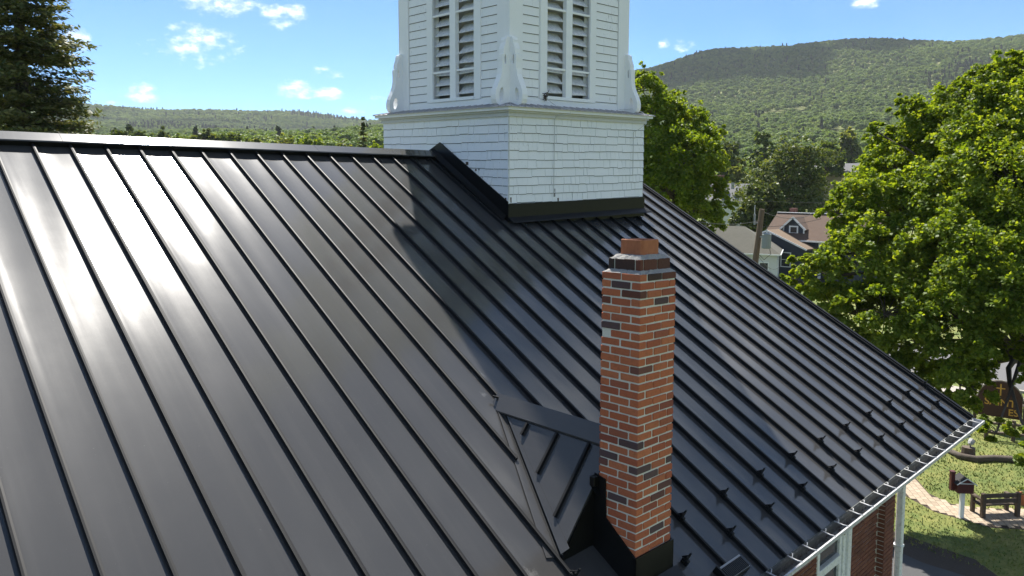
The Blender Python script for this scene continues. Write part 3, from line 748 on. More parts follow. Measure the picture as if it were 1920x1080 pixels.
    b.bbox(dx - .062, dx + .062, WY - .14, WY, -6.0, -5.96, .004)
    on_church(b.build('downspout', M['alu']))
build_walls()
# ------------------------------------------------------------------ steeple tower
def euler_zxy(g, a, b):
    return Matrix.Rotation(g, 4, 'Z') @ Matrix.Rotation(a, 4, 'X') @ Matrix.Rotation(b, 4, 'Y')
TW, TD, CS = 3.378, 3.357, .133976
ZB = -1.45                       # local z of the tower's foot, inside the roof
def build_steeple():
    rot = euler_zxy(-.0131119, .0195717, -.0250127)
    T0 = Vector((5.86992, -1.684313, .480654))
    base = T0 + (rot @ Vector((0, 0, ZB)))
    tw = thing('steeple', 'white shingled steeple tower with louvered belfry windows astride the roof ridge', 'steeple', base, rot)
    dz = -ZB
    def part(mb, name, mat, parent=None, smooth=False, label=None):
        mb.v = [(x, y, z + dz) for x, y, z in mb.v] if parent is None else mb.v
        o = mb.build(name, mat, parent or tw, smooth)
        if label: o['label'] = label
        return o
    def sub(mb, name, mat, parent, smooth=False):
        mb.v = [(x, y, z + dz) for x, y, z in mb.v]
        return mb.build(name, mat, parent, smooth)
    # --- lower box: sheathing core, then shingles in courses
    b = MB(); b.box(.012, TW - .012, .012, TD - .012, ZB, .15); core = part(b, 'base_wall', M['joint_shade'], label='square shingled base of the steeple')
    um = MB()   # one wedge shaped shingle: unit width, one exposure tall, butt end thicker
    hh = CS
    def unit():
        # last four faces: the painted shade line along the butt and its underside
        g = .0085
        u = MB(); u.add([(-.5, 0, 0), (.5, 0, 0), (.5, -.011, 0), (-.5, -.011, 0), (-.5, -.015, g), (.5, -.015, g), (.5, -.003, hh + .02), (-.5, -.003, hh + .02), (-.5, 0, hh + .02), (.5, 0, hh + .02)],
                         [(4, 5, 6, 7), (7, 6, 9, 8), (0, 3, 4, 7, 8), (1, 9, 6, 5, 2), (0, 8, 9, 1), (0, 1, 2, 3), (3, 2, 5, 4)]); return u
    U = unit(); sm = U.mesh('shingle'); sm.materials.append(M['paint_worn']); sm.materials.append(M['joint_shade'])
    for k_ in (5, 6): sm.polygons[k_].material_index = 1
    def join_shingles(mats, name, mat, parent):
        mb = MB()
        for m_ in mats: mb.add([tuple(m_ @ Vector(p)) for p in U.v], U.f)
        me = mb.mesh(name); me.materials.append(mat); me.materials.append(M['joint_shade'])
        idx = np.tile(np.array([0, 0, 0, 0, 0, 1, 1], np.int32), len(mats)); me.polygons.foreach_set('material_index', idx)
        o = link(name, me, None, parent); o['kind'] = 'stuff'; return o
    pieces = []     # (score, local matrix)
    def face_matrix(face, u, z):
        if face == 'F': return Matrix.Translation((u, .012, z))
        if face == 'L': return Matrix.Translation((.012, u, z)) @ Matrix.Rotation(-math.pi / 2, 4, 'Z')
        if face == 'R': return Matrix.Translation((TW - .012, u, z)) @ Matrix.Rotation(math.pi / 2, 4, 'Z')
        return Matrix.Translation((u, TD - .012, z)) @ Matrix.Rotation(math.pi, 4, 'Z')
    for face, L_ in (('F', TW), ('L', TD), ('R', TW), ('B', TD)):
        for i in range(-1, 11):
            z = -i * CS - CS
            if face != 'F' and face != 'L' and i > 8: continue
            u = -.014 if face in 'F' else .0
            while u < L_ + .012:
                w = random.choice((.10, .12, .14, .17, .20, .24, .30)) * random.uniform(.9, 1.1)
                if L_ + .014 - (u + w) < .07: w = L_ + .014 - u
                if face == 'L':
                    yw = T0.y + u + w / 2; lim = (-abs(yw - APEX_Y) * TT + APEX_Z) - T0.z
                    if z + CS < lim - .05: u += w; continue
                mtx = face_matrix(face, u + w / 2, z + random.uniform(-.006, .006) + .006 * math.sin(u * 2.3 + i)) @ Matrix.Rotation(random.gauss(0, .010), 4, 'Y') @ Matrix.Diagonal((w - random.choice((.002, .004, .006, .009)), random.uniform(.75, 1.3), 1 if i > -1 else .96, 1))
                pieces.append(((w + (10 if face == 'F' else 9 if face == 'L' else 0)), mtx, i)); u += w
    # shingles on the belfry shaft, beside the windows
    q0 = .24
    shaft = []
    for face, lo, hi in (('L', q0 + .27, .90), ('L', 2.32, TD - q0 - .27), ('F', q0 + .27, .872), ('F', 2.272, TW - q0 - .27)):
        i = 0; z = .47
        while z < 3.7:
            u = lo
            while u < hi - .01:
                w = random.choice((.16, .22, .3, .42, .5)); w = hi - u if hi - (u + w) < .1 else w
                if face == 'F': m_ = Matrix.Translation((u + w / 2, q0 + .004, z))
                else: m_ = Matrix.Translation((q0 + .004, u + w / 2, z)) @ Matrix.Rotation(-math.pi / 2, 4, 'Z')
                shaft.append(m_ @ Matrix.Rotation(random.gauss(0, .004), 4, 'Y') @ Matrix.Diagonal((w - .003, 1, 1, 1))); u += w
            z += CS * 1.04
    pieces.sort(key=lambda t: -t[0])
    off = Matrix.Translation((0, 0, dz)); rest = []
    for k, (s, m_, i) in enumerate(pieces):
        if k < 300:
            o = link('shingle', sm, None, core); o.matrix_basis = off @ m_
        else:
            rest.append(off @ m_)
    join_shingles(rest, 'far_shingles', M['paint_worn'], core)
    # peeled corner strips and dark rot marks near the foot of the corner
    b = MB(); b.box(-.006, .012, -.006, .012, -10.2 * CS, .14); sub(b, 'corner_strip', M['trim'], core)
    for (x, z, w, h) in ((.035, -9.0 * CS, .022, .10), (1.02, -8.4 * CS, .012, .13), (1.09, -9.1 * CS, .03, .07), (1.05, -9.6 * CS, .014, .05)):
        b = MB(); b.box(x, x + w, -.006, .0, z, z + h); sub(b, 'bare_wood_patch', M['bench'], core)
    for (y, z, w, h) in ((.05, -9.2 * CS, .03, .12), (.95, -4.6 * CS, .06, .05), (.75, -5.3 * CS, .03, .03), (.68, -5.2 * CS, .02, .02)):
        b = MB(); b.box(-.006, .0, y, y + w, z, z + h); sub(b, 'bare_wood_patch', M['bench'], core)
    # --- black flashing round the foot
    def lz(xw, yw): return (-abs(yw - APEX_Y) * TT + APEX_Z) - T0.z     # roof height in (nearly) local z
    zf = lz(0, T0.y)
    b = MB(); ap = APEX_Y - T0.y
    fh = .25
    poly = [(0, -.01, zf - .15), (0, -.01, zf + fh), (0, 1.66, -.255), (0, TD + .01, lz(0, T0.y + TD) + fh), (0, TD + .01, lz(0, T0.y + TD) - .15), (0, ap, lz(0, APEX_Y) - .15)]
    b.prism([(-.030, y, z + .012) for _, y, z in poly], (.016, 0, 0)); part(b, 'side_flashing', M['flash'])
    b = MB(); b.box(-.030, TW + .03, -.030, -.014, zf - .12, zf + fh - .02); part(b, 'front_flashing', M['flash'])
    b = MB(); b.prism([(-.03, -.03, zf + .025), (-.03, -.13, zf - .035), (-.03, -.145, zf - .055), (-.03, -.03, zf - .02)], (TW + .14, 0, 0)); part(b, 'flashing_lip', M['seam'])
    b = MB(); b.box(TW + .014, TW + .030, -.03, TD, ZB + .1, zf + fh + .9); 
    b = MB(); b.prism([(TW + .014, y, z + .012) for _, y, z in poly], (.016, 0, 0)); part(b, 'side_flashing', M['flash'])
    b = MB(); b.prism([(-.031, .02, zf + .035), (-.12, .0, zf - .02), (-.12, ap, lz(0, APEX_Y) - .02), (-.031, ap, lz(0, APEX_Y) + .05)], (-.0, 0, .012)); part(b, 'flashing_lip', M['flash'])
    # --- cornice: frieze, bed, crown, ribbed metal skirt
    def ring(o0, o1, z0, z1, name, mat):
        b = MB()
        b.box(-o1, TW + o1, -o1, -o0, z0, z1); b.box(-o1, TW + o1, TD + o0, TD + o1, z0, z1)
        b.box(-o1, -o0, -o0, TD + o0, z0, z1); b.box(TW + o0, TW + o1, -o0, TD + o0, z0, z1); return part(b, name, mat)
    ring(-.03, .03, .125, .185, 'frieze_board', M['trim']); ring(-.03, .065, .1855, .215, 'bed_mould', M['trim']); ring(-.03, .115, .2155, .262, 'crown_mould', M['paint'])
    sk = MB(); e, zi, zo = .15, .345, .266; a = q0 - .01
    O = [(-e, -e, zo), (TW + e, -e, zo), (TW + e, TD + e, zo), (-e, TD + e, zo)]; I = [(a, a, zi), (TW - a, a, zi), (TW - a, TD - a, zi), (a, TD - a, zi)]
    sk.add(O + I + [(x, y, z - .006) for x, y, z in O], [(0, 1, 5, 4), (1, 2, 6, 5), (2, 3, 7, 6), (3, 0, 4, 7), (8, 9, 1, 0), (9, 10, 2, 1), (10, 11, 3, 2), (11, 8, 0, 3), (11, 10, 9, 8)])
    skirt = part(sk, 'skirt_roof', M['skirt'])
    for face in ('F', 'L'):
        n = 24
        for j in range(n):
            t = -e + .06 + (TW + 2 * e - .12) * j / (n - 1)
            ti = min(max(t, a), TW - a)
            b = MB()
            if face == 'F': b.bar((t, -e - .004, zo + .006), (ti if abs(ti - t) < .01 else ti, a, zi + .006), .016, .016)
            else: b.bar((-e - .004, t, zo + .006), (a, ti, zi + .006), .016, .016)
            sub(b, 'skirt_rib', M['skirt'], skirt)
    # --- belfry shaft
    ZS = 3.80
    b = MB(); b.box(q0 + .03, TW - q0 - .03, q0 + .03, TD - q0 - .03, .2, .50); b.box(q0 + .30, TW - q0 - .30, q0 + .30, TD - q0 - .30, .50, ZS)
    inner = part(b, 'belfry_core', M['inside'])
    sh = MB()
    def wallbox(face, lo, hi, z0, z1, d0, d1):
        """box in face coordinates; d0 (outer) < d1 (inner) measured from the shaft face"""
        if face == 'F': sh_ = (lo, hi, q0 + d0, q0 + d1, z0, z1)
        elif face == 'L': sh_ = (q0 + d0, q0 + d1, lo, hi, z0, z1)
        elif face == 'R': sh_ = (TW - q0 - d1, TW - q0 - d0, lo, hi, z0, z1)
        else: sh_ = (lo, hi, TD - q0 - d1, TD - q0 - d0, z0, z1)
        return sh_
    for face, L_ in (('F', TW), ('L', TD), ('R', TD), ('B', TW)):
        wl, wr = (1.044, 2.10) if face in 'FB' else (1.05, 2.15)
        e0 = q0 + .004 if face in 'FB' else q0 + .124
        for (lo, hi, z0, z1) in ((e0, wl, .33, ZS), (wr, L_ - e0, .33, ZS), (wl, wr, .33, .49), (wl, wr, 3.55, ZS)):
            sh.box(*wallbox(face, lo, hi, z0, z1, .004, .12))
    shaft_o = part(sh, 'belfry_wall', M['paint'], label='tall square belfry shaft with shingled faces')
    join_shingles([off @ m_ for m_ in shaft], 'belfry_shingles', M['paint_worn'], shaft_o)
    for face, L_, wl, wr in (('F', TW, 1.044, 2.10), ('L', TD, 1.05, 2.15), ('R', TD, 1.05, 2.15), ('B', TW, 1.044, 2.10)):
        mid = (wl + wr) / 2
        for (lo, hi, z0, z1, d0, d1, nm) in ((q0 - .03, q0 + .26, .34, ZS, -.030, .003, 'corner_board'), (L_ - q0 - .26, L_ - q0 + .03, .34, ZS, -.030, .003, 'corner_board'),
                (q0 + .262, L_ - q0 - .262, .34, .445, -.022, .003, 'base_board')):
            if face in 'LR' and nm == 'corner_board':
                lo, hi = max(lo, q0 + .004), min(hi, L_ - q0 - .004)
            b = MB(); b.bbox(*wallbox(face, lo, hi, z0, z1, d0, d1), .006); part(b, nm, M['paint'])
        fr = MB()
        for (lo, hi, z0, z1) in ((wl - .155, wl, .448, 3.6), (wr, wr + .155, .448, 3.6), (wl, wr, 3.5, 3.6)):
            fr.box(*wallbox(face, lo, hi, z0, z1, -.034, .06))
        wo = part(fr, 'louver_window', M['paint'], label='tall paired louver window in peeling white frame')
        b = MB(); b.box(*wallbox(face, mid - .075, mid + .075, .50, 3.5, -.030, .05)); sub(b, 'mullion', M['paint'], wo)
        b = MB(); b.box(*wallbox(face, wl, wr, .448, .50, -.05, .08)); sub(b, 'sill', M['paint_worn'], wo)
        for (lo, hi) in ((wl + .004, mid - .077), (mid + .077, wr - .004)):
            for zc in (.95, 1.90, 2.85):
                b = MB(); b.box(*wallbox(face, lo, hi, zc - .016, zc + .016, -.018, .010)); sub(b, 'glazing_bar', M['paint_worn'], wo)
            z = .56; j = 0
            while z < 3.45:
                b = MB(); tl = random.uniform(-.01, .01); i0, i1 = .03, .17
                # sloping blade: outer edge low, inner edge high
                def P(u, d, zz):
                    return {'F': (u, q0 + d, zz), 'L': (q0 + d, u, zz), 'R': (TW - q0 - d, u, zz), 'B': (u, TD - q0 - d, zz)}[face]
                th_ = .012
                A = [P(lo, i0, z + tl), P(hi, i0, z - tl), P(hi, i1, z + .150 - tl), P(lo, i1, z + .150 + tl)]
                b.add(A + [(x, y, zz + th_) for x, y, zz in A], [(0, 1, 2, 3), (7, 6, 5, 4), (0, 4, 5, 1), (1, 5, 6, 2), (2, 6, 7, 3), (3, 7, 4, 0)])
                sub(b, 'louver_slat', M['louver'], wo); z += .166; j += 1
    # --- scroll-sawn brackets, a pair on each corner
    prof = [(0, 0), (.10, -.004), (.20, .0), (.262, .03), (.290, .09), (.292, .16), (.275, .235), (.240, .31), (.198, .39), (.165, .47), (.148, .56), (.145, .66), (.150, .73), (.146, .775), (.118, .785), (.122, .80), (.118, .86), (.100, .91), (.082, .955), (.078, 1.0), (.060, 1.04), (.030, 1.05), (0, 1.045)]
    h1 = [(.165 + .045 * math.cos(t) * (1.0), .17 + .10 * math.sin(t) + .03 * math.cos(t) * -1) for t in [i * math.pi / 6 for i in range(12)]]
    h2 = [(.085 + .018 * math.cos(t), .70 + .075 * math.sin(t)) for t in [i * math.pi / 6 for i in range(12)]]
    def bracket(org, dirv, thick):
        """flat plate in the vertical plane of dirv, with two saw-cut holes"""
        import bmesh
        bm = bmesh.new(); d = np.array(dirv, float); t = np.array(thick, float)
        def loop(pts): 
            vs = [bm.verts.new(tuple(np.array(org) + d * u + np.array([0, 0, w]) - t / 2)) for u, w in pts]
            return [bm.edges.new((vs[i], vs[(i + 1) % len(vs)])) for i in range(len(vs))]
        ed = loop(prof) + loop(h1) + loop(h2)
        r = bmesh.ops.triangle_fill(bm, use_beauty=True, use_dissolve=False, edges=ed)
        faces = [g for g in r['geom'] if isinstance(g, bmesh.types.BMFace)]
        ex = bmesh.ops.extrude_face_region(bm, geom=faces)
        bmesh.ops.translate(bm, verts=[g for g in ex['geom'] if isinstance(g, bmesh.types.BMVert)], vec=tuple(t))
        bmesh.ops.recalc_face_normals(bm, faces=bm.faces)
        bmesh.ops.translate(bm, verts=bm.verts, vec=(0, 0, dz))
        m = bpy.data.meshes.new('bracket'); bm.to_mesh(m); bm.free(); link('bracket', m, M['paint'], tw)
    th_ = .11; qq = q0 - .030; zb = .335 - .035
    for cx_, sx in ((qq, -1), (TW - qq, 1)):
        for cy_, sy in ((qq, -1), (TD - qq, 1)):
            bracket((cx_, cy_ - sy * th_ / 2, zb), (sx, 0, 0), (0, th_, 0)); bracket((cx_ - sx * th_ / 2, cy_, zb), (0, sy, 0), (th_, 0, 0))
    # --- upper cornice and spire (above the picture, but they throw the shadow)
    b = MB(); o = .16
    b.box(q0 - o, TW - q0 + o, q0 - o, TD - q0 + o, ZS, ZS + .22); b.box(q0 - o - .1, TW - q0 + o + .1, q0 - o - .1, TD - q0 + o + .1, ZS + .222, ZS + .34); part(b, 'upper_cornice', M['paint'])
    b = MB(); c0, c1 = TW / 2, TD / 2; R_ = 1.55
    b.add([(c0 + R_ * math.cos(math.pi / 8 + k * math.pi / 4), c1 + R_ * math.sin(math.pi / 8 + k * math.pi / 4), ZS + .34) for k in range(8)] + [(c0, c1, ZS + 8.5)], [(k, (k + 1) % 8, 8) for k in range(8)]); part(b, 'spire', M['paint'])
    # --- wires: a cable from the sill down the front, another at the far corner
    b = MB(); b.tube([(1.00, q0 - .05, .46), (1.10, .05, .33), (1.20, -.16, .275), (1.20, -.165, .20), (1.0, -.05, .16), (.99, -.022, .12), (.985, -.020, -.6), (.98, -.022, -8.4 * CS)], .006, 6); part(b, 'cable', M['trim'])
    b = MB(); b.tube([(2.85, .15, .36), (3.05, .02, .38), (3.20, -.10, .32), (3.24, -.165, .25), (3.24, -.16, .12), (3.15, -.03, .0), (3.05, -.022, -.03), (3.05, -.022, -6 * CS)], .006, 6); part(b, 'cable', M['trim'])
    # abandoned nest of wire and dirt in the sill corner
    b = MB()
    for k in range(40):
        p = np.array([.98, q0 - .055, .49]) + rng.normal(0, .020, 3) * (1, .5, 1.6); q = p + rng.normal(0, .018, 3); b.tube([p, q], .006, 4)
    part(b, 'wire_tangle', M['bark'])
    return tw
steeple = build_steeple()

# ------------------------------------------------------------------ chimney
def build_chimney():
    rot = euler_zxy(-.002736, -.0153467, .0186392)
    T0 = Vector((2.762809, -6.418291, -1.1202954)); CH = .0677
    NB = 40; zb = -NB * CH
    base = T0 + rot @ Vector((0, 0, zb)); dz = -zb
    ch = thing('brick_chimney', 'tall red brick chimney with clay flue rising through the metal roof', 'chimney', base, rot)
    def part(mb, name, mat, parent=None, smooth=False):
        mb.v = [(x, y, z + dz) for x, y, z in mb.v]; return mb.build(name, mat, parent or ch, smooth)
    DX, DY = .508, .406
    b = MB(); b.bbox(.0075, DX - .0205, .0075, DY - .0205, zb, -.006, .003); part(b, 'mortar_core', M['mortar'])
    meshes = {}
    def brick_mesh(lx, ly, var):
        key = (round(lx, 3), round(ly, 3), var)
        if key not in meshes:
            q = MB().bbox(0, lx - .0125, 0, ly - .0125, .0063, CH - .0063, .0050)
            r = random.Random(var * 13 + int(lx * 1000))
            q.v = [(x + r.uniform(-.0016, .0016), y + r.uniform(-.0016, .0016), z + r.uniform(-.0014, .0014)) for x, y, z in q.v]
            m = q.mesh('brick'); m.materials.append(M['brick']); meshes[key] = m
        return meshes[key]
    S, H = .2032, .1016
    A = [(0, 0, H, S), (0, S, H, S), (H, 0, S, H), (H + S, 0, S, H), (DX - H, H, H, H), (DX - H, S, H, S), (H, DY - H, S, H), (H + S, DY - H, H, H)]
    B = [(0, 0, S, H), (S, 0, S, H), (DX - H, 0, H, S), (0, H, H, S), (0, DY - H, S, H), (S, DY - H, S, H), (DX - H, S, H, S)]
    for r in range(1, 37):
        for n, (x, y, lx, ly) in enumerate(A if r % 2 else B):
            if r == 8 and n == 4: continue           # the missing brick on the weathered side
            o = link('brick', brick_mesh(lx, ly, random.randint(0, 2)), None, ch)
            if r <= 7 and random.random() < .20 - .02 * r:          # soot-stained near the crown
                o.material_slots[0].link = 'OBJECT'; o.material_slots[0].material = M['brick_soot']
            o.location = (x + random.gauss(0, .0018), y + random.gauss(0, .0018), -r * CH + dz + random.gauss(0, .0012))
    q = MB(); q.add([(.03, DY - .10, -8 * CH + .006), (.17, DY - .10, -8 * CH + .006), (.17, DY - .02, -8 * CH + .006), (.05, DY - .03, -8 * CH + .006), (.08, DY - .09, -8 * CH + .045), (.16, DY - .09, -8 * CH + .05), (.15, DY - .03, -8 * CH + .04)], [(0, 3, 2, 1), (0, 1, 5, 4), (1, 2, 6, 5), (2, 3, 6), (3, 0, 4), (4, 5, 6), (3, 4, 6)]); part(q, 'broken_brick', M['brick'])
    # crown: mortar wash, inset sooty course, second wash, clay flue
    def wash(x0, x1, y0, y1, ix, z0, z1, nm):
        b = MB(); n = 10
        rr = random.Random(5)
        lo = [(x0 + (x1 - x0) * i / n, y0, z0) for i in range(n)] + [(x1, y0 + (y1 - y0) * i / n, z0) for i in range(n)] + [(x1 - (x1 - x0) * i / n, y1, z0) for i in range(n)] + [(x0, y1 - (y1 - y0) * i / n, z0) for i in range(n)]
        cx, cy = (x0 + x1) / 2, (y0 + y1) / 2
        lo = [(cx + (x - cx) * (1 - rr.uniform(0, .045)), cy + (y - cy) * (1 - rr.uniform(0, .045)), z) for x, y, z in lo]
        f = 1 - 2 * ix / (x1 - x0)
        mid = [(cx + (x - cx) * (f + .12) , cy + (y - cy) * (f + .10), z0 + (z1 - z0) * rr.uniform(.35, .8)) for x, y, z in lo]
        hi = [(cx + (x - cx) * f, cy + (y - cy) * f, z1 + rr.uniform(-.004, .004)) for x, y, z in lo]
        m = len(lo); b.v = lo + mid + hi
        for k in range(2):
            for i in range(m): b.f.append((k * m + i, k * m + (i + 1) % m, (k + 1) * m + (i + 1) % m, (k + 1) * m + i))
        b.f.append(tuple(range(2 * m, 3 * m))); b.f.append(tuple(range(m - 1, -1, -1)))
        part(b, nm, M['wash'])
    wash(-.002, DX - .006, -.002, DY - .006, .055, -.006, .026, 'mortar_wash')
    t0, t1 = .042, .036
    tx, ty = DX - 2 * t0, DY - 2 * t1
    def tier(x, y, lx, ly):
        q = MB().bbox(0, lx - .010, 0, ly - .010, 0, .088, .004); m = q.mesh('brick'); m.materials.append(M['brick_soot']); o = link('brick', m, None, ch); o.location = (t0 + x, t1 + y, .020 + dz)
    b = MB(); b.box(t0 + .008, t0 + tx - .018, t1 + .008, t1 + ty - .018, .0, .11); part(b, 'mortar_core', M['mortar'])
    for (x, y, lx, ly) in ((0, 0, .052, ty * .18), (0, ty * .18, .05, ty * .62), (0, ty * .8, .05, ty * .2), (.052, 0, .19, .06), (.242, 0, tx - .242, .06), (tx - .06, .06, .06, ty - .06), (.05, ty - .06, tx - .11, .06)): tier(x, y, lx, ly)
    wash(t0 - .002, t0 + tx - .008, t1 - .002, t1 + ty - .008, .05, .104, .140, 'mortar_wash')
    cx, cy, fx, fy = DX / 2 - .005, DY / 2 - .005, .125, .112
    def rr_(a, c, r, z, n=5):
        pts = []
        for sx, sy, t in ((1, 1, 0), (-1, 1, 90), (-1, -1, 180), (1, -1, 270)):
            for i in range(n + 1):
                w = math.radians(t + 90 * i / n); pts.append((cx + sx * (a - r) + r * math.cos(w), cy + sy * (c - r) + r * math.sin(w), z))
        return pts
    b = MB(); rings = [rr_(fx, fy, .028, .10), rr_(fx, fy, .028, .258), rr_(fx - .006, fy - .006, .024, .263), rr_(fx - .018, fy - .018, .018, .260), rr_(fx - .022, fy - .022, .016, .10)]
    m = len(rings[0])
    for g in rings: b.v += g
    for k in range(4):
        for i in range(m): b.f.append((k * m + i, k * m + (i + 1) % m, (k + 1) * m + (i + 1) % m, (k + 1) * m + i))
    fo = part(b, 'clay_flue', M['clay'], None, False)
    b = MB(); b.v = rr_(fx - .022, fy - .022, .016, .125); b.f = [tuple(range(m))]; part(b, 'flue_dark', M['hole'])  # black sheet standing in for the dark inside of the flue
    # flashing: front apron, stepped side, back turned up at the saddle
    def rz(yl): return (T0.y + yl) * TT - T0.z          # roof in local z
    b = MB(); b.prism([(-.016, -.016, rz(0) - .10), (DX + .008, -.016, rz(0) - .10), (DX + .008, -.016, -33.85 * CH), (-.016, -.016, -33.85 * CH)], (0, .014, 0)); part(b, 'front_flashing', M['flash'])
    b = MB(); b.prism([(-.016, -.016, rz(0) - .1), (-.016, -.016, -34.0 * CH), (-.016, .30, -30.35 * CH), (-.016, .31, -25.6 * CH), (-.016, DY + .02, -25.2 * CH), (-.016, DY + .02, rz(DY) - .2)], (.014, 0, 0)); part(b, 'side_flashing', M['flash'])
    b = MB(); b.prism([(DX - .006, -.016, rz(0) - .1), (DX - .006, -.016, -34.0 * CH), (DX - .006, .30, -30.35 * CH), (DX - .006, .31, -25.6 * CH), (DX - .006, DY + .02, -25.2 * CH), (DX - .006, DY + .02, rz(DY) - .2)], (.014, 0, 0)); part(b, 'side_flashing', M['flash'])
    b = MB(); b.bbox(-.075, -.017, DY - .03, DY + .025, -26.6 * CH, -25.4 * CH, .004); b.prism([(-.075, DY + .0, -26.6 * CH), (-.017, DY + .0, -26.6 * CH), (-.017, DY - .06, -27.6 * CH), (-.065, DY - .06, -27.6 * CH)], (0, .012, 0)); part(b, 'flashing_tab', M['flash'])
    b = MB(); b.prism([(-.03, -.03, rz(-.03) + .005), (DX + .03, -.03, rz(-.03) + .005), (DX + .03, -.16, rz(-.16) - .006), (-.03, -.16, rz(-.16) - .006)], (0, -.004, .007)); part(b, 'apron_lip', M['flash'])
    return ch
chimney = build_chimney()
# ------------------------------------------------------------------ trees
def leaf_array(c, axis, n, rad, flat, size, r, droop=.0, spread=.75):
    """n diamond leaves (two triangles folded on the midrib) round the clump centre c"""
    g = r.normal(0, 1, (n, 3)); g /= np.linalg.norm(g, axis=1)[:, None]; g *= (r.uniform(0, 1, n) ** .45)[:, None] * rad
    g -= axis * (g @ axis)[:, None] * (1 - flat)
    g[:, 2] -= droop * (np.linalg.norm(g, axis=1) / rad) ** 2 * rad
    p = c + g
    nrm = axis + r.normal(0, spread, (n, 3)); nrm /= np.linalg.norm(nrm, axis=1)[:, None]
    d = np.cross(nrm, r.normal(0, 1, (n, 3))); d /= np.linalg.norm(d, axis=1)[:, None]; s = np.cross(nrm, d)
    L_ = size * r.uniform(.7, 1.25, n)[:, None]; W = L_ * r.uniform(.36, .5, n)[:, None]
    v = np.stack([p - d * L_ * .5, p + s * W - nrm * W * .25, p + d * L_ * .5 - nrm * L_ * .15, p - s * W - nrm * W * .25], 1)
    return v
def leaves_object(name, V, mat, parent):
    V = np.concatenate(V).reshape(-1, 3); n = len(V) // 4; b = np.arange(n)[:, None] * 4
    F = np.concatenate([b + [[0, 1, 2]], b + [[0, 2, 3]]], 1).reshape(-1, 3)
    return link(name, array_mesh(name, V, F), mat, parent)
def limb_path(a, b, r, sag=.12, n=5):
    a, b = np.array(a, float), np.array(b, float); L_ = np.linalg.norm(b - a); off = r.normal(0, .05 * L_, 3); off[2] = abs(off[2]) + sag * L_
    return [a + (b - a) * t + off * math.sin(math.pi * t) for t in np.linspace(0, 1, n)]
def broadleaf(name, label, base, lobes, mat, seed, clumps=24, leaves=70, size=.3, trunk_r=.25, clump_r=.42, group=None, fork=.45, cat='tree', top=1.0, spread=.75):
    """lobes: list of (centre xyz, radius); crown of leaf sprays on the lobes, trunk and limbs to each lobe"""
    r = np.random.default_rng(seed); base = np.array(base, float)
    t = thing(name, label, cat, base, None, group)
    C = np.array([l[0] for l in lobes]); Rr = np.array([l[1] for l in lobes]); cen = C.mean(0)
    wood = MB(); hub = base + (np.array([cen[0], cen[1], 0]) - np.array([base[0], base[1], 0])) * .6; hub[2] = base[2] + (cen[2] - base[2]) * (fork + .35)
    k0 = base + (hub - base) * .5 + r.normal(0, .1, 3) * (1, 1, 0)
    P = [base - base, k0 - base, hub - base]
    P = [np.array((0, 0, -.2)), np.array((0, 0, .05))] + [q for q in limb_path((0, 0, .1), hub - base, r, 0, 6)][1:]
    wood.tube(P, np.linspace(trunk_r, trunk_r * .5, len(P)), 9); tr = wood.build('trunk', M['bark'], t, True)
    br = MB(); V = []
    for i, (c, rad) in enumerate(zip(C, Rr)):
        q = limb_path(hub - base if c[2] > hub[2] else (base + (hub - base) * .7 - base), c - base, r, .06, 6)
        br.tube(q, np.linspace(trunk_r * .36, trunk_r * .07, 6), 6)
        ns = max(6, int(clumps * (rad / Rr.mean()) ** 2))
        for j in range(ns):
            n = r.normal(0, 1, 3); n /= np.linalg.norm(n)
            if n[2] < -.25 and r.uniform() < .6: n[2] *= -1
            o = c + n * rad * r.uniform(.72, 1.08) * np.array([1, 1, .86 * top])
            dd = np.linalg.norm((o - C) / Rr[:, None], axis=1); dd[i] = 9
            if dd.min() < .55: continue
            if j % 3 == 0: br.tube(limb_path(c - base, o - base, r, .02, 4), np.linspace(trunk_r * .07, trunk_r * .02, 4), 4, False)
            ax = n * .55 + np.array([0, 0, .8]) + r.normal(0, .18, 3); ax /= np.linalg.norm(ax)
            cr = clump_r * rad * r.uniform(.7, 1.25)
            V.append(leaf_array(o - base, ax, int(leaves * r.uniform(.6, 1.3)), cr, .42, size, r, .25, spread))
            if r.uniform() < .4:     # a shoot standing out of the outline
                s = o - base + (n * .6 + np.array([0, 0, .7])) * cr * r.uniform(.6, 1.1)
                V.append(leaf_array(s, ax, int(leaves * .22), cr * .38, .9, size, r, .1, spread))
    br.build('limbs', M['bark'], t, True)
    leaves_object('crown', V, mat, t)
    return t
def auto_lobes(center, rx, rz, n, r):
    out = []
    for i in range(n):
        g = r.normal(0, 1, 3); g /= np.linalg.norm(g); s = r.uniform(.25, .78)
        out.append((np.array(center) + g * s * np.array([rx, rx, rz]), rx * r.uniform(.30, .46)))
    out.append((np.array(center) + np.array([0, 0, rz * .62]), rx * .36)); return out
def simple_tree(px, py_top, dist, width_px, name, label, mat, seed, hfrac=.72, n=9, group=None, leaves=46, clumps=15, size=None):
    """a round-crowned tree whose top stands at a photo pixel; its foot is on the terrain"""
    top = at(px, py_top, dist); gz = float(terrain_z(top[0], top[1])); gz = GZ if math.hypot(top[0] - TC[0], top[1]) < 115 else gz
    H = top[2] - gz
    w = width_px / F_PX * dist / 2
    rz = max(w * .7, H * hfrac / 2); r = np.random.default_rng(seed + 99)
    return broadleaf(name, label, (top[0], top[1], gz), auto_lobes((top[0], top[1], top[2] - rz * .98), w, rz, n, r), mat, seed, clumps, leaves, size or max(.22, dist * .0042), max(.15, w * .06), .5, group)

